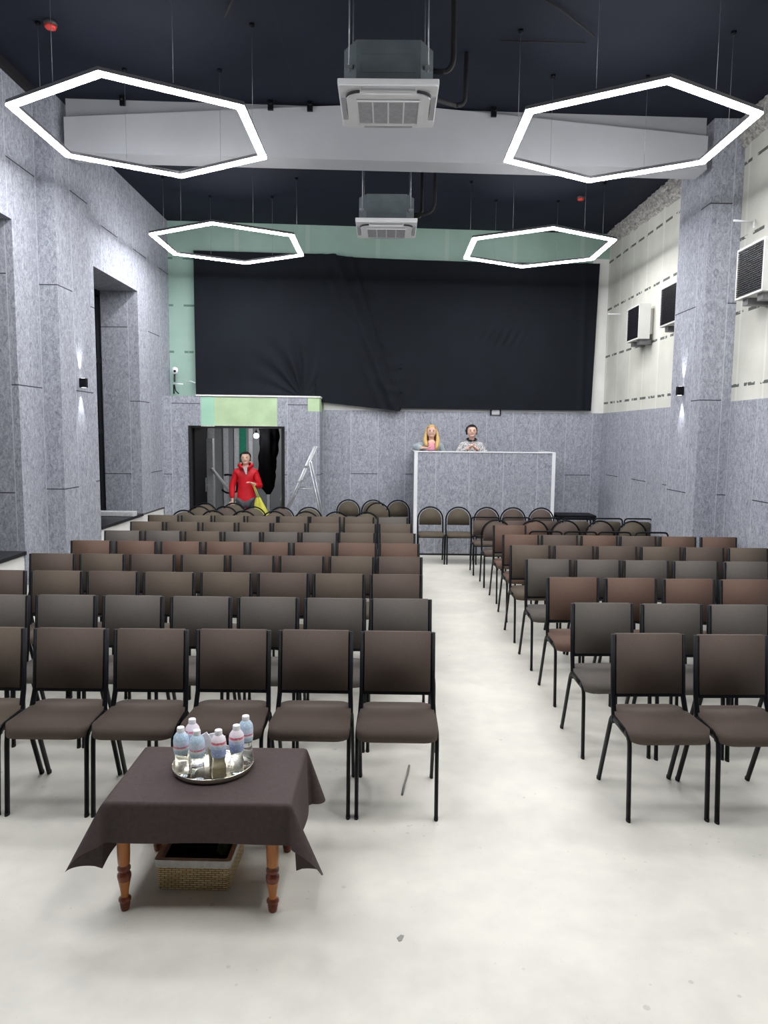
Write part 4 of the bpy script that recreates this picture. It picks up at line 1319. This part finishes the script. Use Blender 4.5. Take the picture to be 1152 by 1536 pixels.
def person(loc, rz, H, label, joints, mats, hair_kind, wide=1.0):
    """joints: dict of elbow/wrist positions per side in metres (local, person faces -y)"""
    root = empty('person', loc, rz, label, 'person')
    k_ = H / 1.72
    S = lambda *p: tuple([q * k_ for q in p])
    V, E = [], []
    V.append(S(0, 0, 0.93, 0.135 * wide, 0.10))
    w_ = chain(V, E, 0, [S(0, 0, 1.08, 0.118 * wide, 0.088), S(0, 0.0, 1.25, 0.135 * wide, 0.10), S(0, 0.0, 1.38, 0.12 * wide, 0.085)])
    chest = w_
    nk = chain(V, E, chest, [S(0, -0.0, 1.45, 0.056, 0.052), S(0, -0.010, 1.50, 0.047, 0.048)])
    chain(V, E, nk, [S(0, -0.034, 1.550, 0.056, 0.066), S(0, -0.024, 1.605, 0.077, 0.090), S(0, -0.012, 1.665, 0.080, 0.094), S(0, -0.005, 1.708, 0.052, 0.062)])
    ends = {}
    for sd, nm in ((-1, 'a'), (1, 'b')):
        sh = S(sd * 0.160 * wide, 0, 1.365, 0.055)
        el, wr, hd = joints[nm]
        mid = tuple((sh[i] + el[i] * k_) / 2 for i in range(3))
        e = chain(V, E, chest, [sh, (*mid, 0.045 * k_), (*[q * k_ for q in el], 0.037 * k_), (*[q * k_ for q in wr], 0.026 * k_)])
        hand(V, E, e, hd, sd)
        ends[nm] = e
    for sd in (-1, 1):
        chain(V, E, 0, [S(sd * 0.095, 0, 0.86, 0.085), S(sd * 0.105, -0.01, 0.50, 0.056), S(sd * 0.11, 0.02, 0.30, 0.052), S(sd * 0.11, 0.02, 0.075, 0.036), S(sd * 0.12, -0.06, 0.035, 0.036, 0.03), S(sd * 0.125, -0.15, 0.03, 0.03, 0.022)])
    mb = skin_mesh('body', V, E, M_SKIN)
    hz = 1.615 * k_
    mb.ball((0, -0.022, 1.613 * k_), (0.079 * k_, 0.094 * k_, 0.113 * k_), 0, 20)
    mb.ball((0, -0.062 * k_, 1.540 * k_), (0.046, 0.045, 0.036), 0, 14)
    # nose, ears, eyes, brows, mouth on the same mesh
    mb.ball((0, -0.118 * k_, hz - 0.012), (0.011, 0.016, 0.020), 0, 10)
    for sd in (-1, 1):
        mb.ball((sd * 0.074 * k_, -0.012, hz - 0.005), (0.010, 0.018, 0.028), 0, 10)
        mb.ball((sd * 0.029, -0.107 * k_, hz + 0.006), (0.012, 0.007, 0.007), 1, 8)
        mb.ball((sd * 0.030, -0.106 * k_, hz + 0.024), (0.017, 0.008, 0.0035), 2, 8)
    my = -0.108 * k_
    mb.tube([(-0.030, my + 0.012, hz - 0.036), (-0.016, my, hz - 0.046), (0, my - 0.003, hz - 0.049), (0.016, my, hz - 0.046), (0.030, my + 0.012, hz - 0.036)], [0.002, 0.006, 0.007, 0.006, 0.002], 8, mi=3)
    mb.tube([(-0.020, my, hz - 0.0415), (0, my - 0.005, hz - 0.0455), (0.020, my, hz - 0.0415)], [0.002, 0.0055, 0.002], 8, mi=4)
    body = mb.build('body', [M_SKIN, mat('eye_dark', (0.03, 0.02, 0.02), 0.3), mat('brow_brown', (0.10, 0.06, 0.04), 0.8), mat('lips', (0.45, 0.12, 0.11), 0.5), mat('teeth', (0.8, 0.78, 0.75), 0.4)], root)
    # top garment
    V, E = [], []
    g_ = 0.020
    V.append(S(0, 0, 0.80, 0.172 * wide + g_, 0.135 + g_) if mats.get('long') else S(0, 0, 0.88, 0.150 * wide + g_, 0.112 + g_))
    chain(V, E, 0, [S(0, 0, 0.90, 0.168 * wide + g_, 0.130 + g_)])
    c = chain(V, E, 1, [S(0, 0, 1.08, 0.130 * wide + g_, 0.100 + g_), S(0, 0, 1.25, 0.138 * wide + g_, 0.10 + g_), S(0, 0, 1.395, 0.122 * wide + g_, 0.085 + g_), S(0, 0.01, 1.455, 0.080, 0.07)])
    for sd, nm in ((-1, 'a'), (1, 'b')):
        sh = S(sd * 0.160 * wide, 0, 1.365, 0.055 + g_)
        el, wr, hd = joints[nm]
        mid = tuple((sh[i] + el[i] * k_) / 2 for i in range(3))
        cuff = [el[i] + (wr[i] - el[i]) * 0.93 for i in range(3)]
        chain(V, E, 4, [sh, (*mid, 0.045 * k_ + g_), (*[q * k_ for q in el], 0.040 * k_ + g_), (*[q * k_ for q in cuff], 0.032 * k_ + g_ * 0.8)])
    mb = skin_mesh('top', V, E, mats['top'])
    mb.build(mats['top_name'], mats['top'], root)
    # trousers
    V, E = [], []
    V.append(S(0, 0, 0.90, 0.145 * wide, 0.105))
    for sd in (-1, 1):
        chain(V, E, 0, [S(sd * 0.097, 0, 0.84, 0.098), S(sd * 0.107, -0.01, 0.50, 0.072), S(sd * 0.112, 0.02, 0.30, 0.066), S(sd * 0.112, 0.02, 0.09, 0.06)])
    skin_mesh('trousers', V, E, mats['legs']).build('trousers', mats['legs'], root)
    # hair
    mb = MB()
    def hairgrid(long_):
        def fn(u, v):
            a = 2 * PI * u
            fr = max(0, -math.cos(a))            # a = pi faces front (-y)
            lo = 1.690 if fr > 0.40 else (1.56 if not long_ else 1.36 + 0.12 * noise.noise(Vector((math.cos(a) * 3, math.sin(a) * 3, 1))))
            lo = lo + (1.690 - lo) * min(1, max(0, (fr - 0.12) / 0.28)) if fr > 0.12 else lo
            zt = 1.732
            z = zt - (zt - lo) * v
            if z > 1.64:
                q = math.sqrt(max(0.0, 1 - ((z - 1.64) / 0.094) ** 2))
            else:
                q = 1 - (0.10 if not long_ else 0.0) * (1.64 - z) / 0.1
            rx, ry = 0.094 * q, 0.110 * q
            wob = 1 + 0.05 * math.sin(9 * a) * v + (0.25 * max(0, 1.60 - z) * long_)
            return (rx * wob * math.sin(a) * k_, (-0.008 + ry * wob * math.cos(a) + (0.02 * long_ if z < 1.5 else 0)) * k_, z * k_)
        return fn
    mb.grid(hairgrid(hair_kind == 'long'), 40, 26)
    h = mb.build('hair', mats['hair'], root)
    if hair_kind == 'long':
        # locks falling forward over the shoulders
        for sd, zz in ((-1, 1.36), (1, 1.27)):
            MB().tube([S(sd * 0.082, -0.02, 1.66), S(sd * 0.100, -0.03, 1.56), S(sd * 0.112, -0.08, 1.46), S(sd * 0.095, -0.135, 1.38), S(sd * 0.08, -0.145, zz)], [0.012, 0.024, 0.036, 0.036, 0.015], 10).build('hair_lock', mats['hair'], root)
    return root


M_RED = mat('red_jacket_fabric', (0.62, 0.006, 0.016), 0.55, 0, 0.15, 8)
man = person((-2.43, 12.62, 0), R(3), 1.68, 'dark haired man in a red jacket holding a yellow bag in the doorway',
             {'a': ((-0.245, 0.0, 1.12), (-0.235, -0.05, 0.88), (0.05, -0.15, -1)), 'b': ((0.25, -0.01, 1.10), (0.165, -0.20, 1.17), (-0.6, -0.5, 0.3))},
             {'top': M_RED, 'top_name': 'red_jacket', 'legs': mat('grey_trousers', (0.10, 0.105, 0.12), 0.85), 'hair': mat('dark_hair', (0.02, 0.013, 0.010), 0.6), 'long': True}, 'short', 1.0)
MB().tube([(-0.09, 0.05, 1.47), (-0.11, -0.02, 1.45), (-0.05, -0.11, 1.40), (0.05, -0.11, 1.40), (0.11, -0.02, 1.45), (0.09, 0.05, 1.47), (0, 0.09, 1.49)], 0.032, 10, closed=True).build('hood_collar', M_RED, man)
MB().prism([(-0.035, 1.43), (0.045, 1.43), (0.03, 1.30), (0.02, 1.30)], -0.140, -0.10, 'y').build('collar_lining', mat('pale_lining', (0.55, 0.50, 0.50), 0.8), man)
bag = empty('carrier_bag', (-2.17, 12.40, 0.56), 0, 'yellow carrier bag hanging from the hand of the man in red', 'bag')
def bagf(u, v):
    a = 2 * PI * u
    w = 0.13 * (0.25 + 0.75 * math.sin(PI * min(1, v * 0.55 + 0.12)) ** 0.8)
    w = 0.03 + 0.11 * (1 - v) ** 0.7
    x = w * math.cos(a) * (1 + 0.1 * math.sin(3 * a + 5 * v)) - 0.05 * v
    return (x + 0.04, 0.05 * math.sin(a) * (1 + 0.15 * math.sin(5 * a)), 0.36 * v)
MB().grid(bagf, 30, 16).build('bag_body', mat('yellow_plastic', (0.72, 0.70, 0.10), 0.4, 0, 0.15, 12), bag)
MB().tube([(-0.01, 0, 0.34), (-0.11, 0.0, 0.58), (-0.09, 0, 0.59), (0.015, 0, 0.34)], 0.006, 6).build('handles', mat('yellow_plastic', (0.72, 0.70, 0.10), 0.4), bag)

w1 = person((0.745, 12.51, 0.485), R(0), 1.68, 'blonde woman in a grey cardigan leaning on the booth',
            {'a': ((-0.30, -0.06, 1.345), (-0.17, -0.27, 1.335), (1, -0.3, 0.0)), 'b': ((0.25, -0.02, 1.13), (0.22, -0.10, 0.92), (0, -0.1, -1))},
            {'top': mat('grey_green_cardigan', (0.34, 0.40, 0.42), 0.9, 0, 0.1, 60), 'top_name': 'cardigan', 'legs': mat('blue_jeans', (0.05, 0.08, 0.16), 0.8), 'hair': mat('blonde_hair', (0.60, 0.40, 0.15), 0.5, 0, 0.3, 30, stretch=(6, 6, 1))}, 'long', 0.94)
MB().ball((0, -0.092, 1.235), (0.092, 0.062, 0.150), seg=20).build('pink_top', mat('pink_shirt', (0.72, 0.30, 0.38), 0.8), w1)
MB().ball((0, -0.070, 1.385), (0.070, 0.036, 0.050), seg=16).build('neckline', M_SKIN, w1)
MB().box((-0.065, -0.158, 1.235), (0.065, -0.140, 1.275), 0.006).build('printed_band', mat('grey_pink_band', (0.30, 0.18, 0.25), 0.8), w1)
w2 = person((1.43, 12.52, 0.485), R(-2), 1.69, 'dark haired woman in a black and white patterned jumper in the booth',
            {'a': ((-0.25, -0.05, 1.20), (-0.075, -0.21, 1.32), (0.8, -0.3, 0.5)), 'b': ((0.25, -0.05, 1.20), (0.075, -0.21, 1.32), (-0.8, -0.3, 0.5))},
            {'top': stripe_mat(), 'top_name': 'patterned_jumper', 'legs': mat('black_trousers', (0.02, 0.02, 0.025), 0.8), 'hair': mat('black_hair', (0.012, 0.008, 0.010), 0.45)}, 'short', 0.94)
MB().tube([(0.078 * math.sin(a), -0.01 - 0.078 * math.cos(a), 1.452 - 0.020 * math.cos(a)) for a in [k * PI / 8 for k in range(16)]], 0.014, 10, closed=True).build('black_collar', M_BLACKROUGH, w2)
MB().tube([(-0.072, -0.02, 1.66), (-0.088, -0.02, 1.60), (-0.085, -0.01, 1.53)], [0.02, 0.024, 0.012], 8).build('hair_lock', mat('black_hair', (0.012, 0.008, 0.010), 0.45), w2)
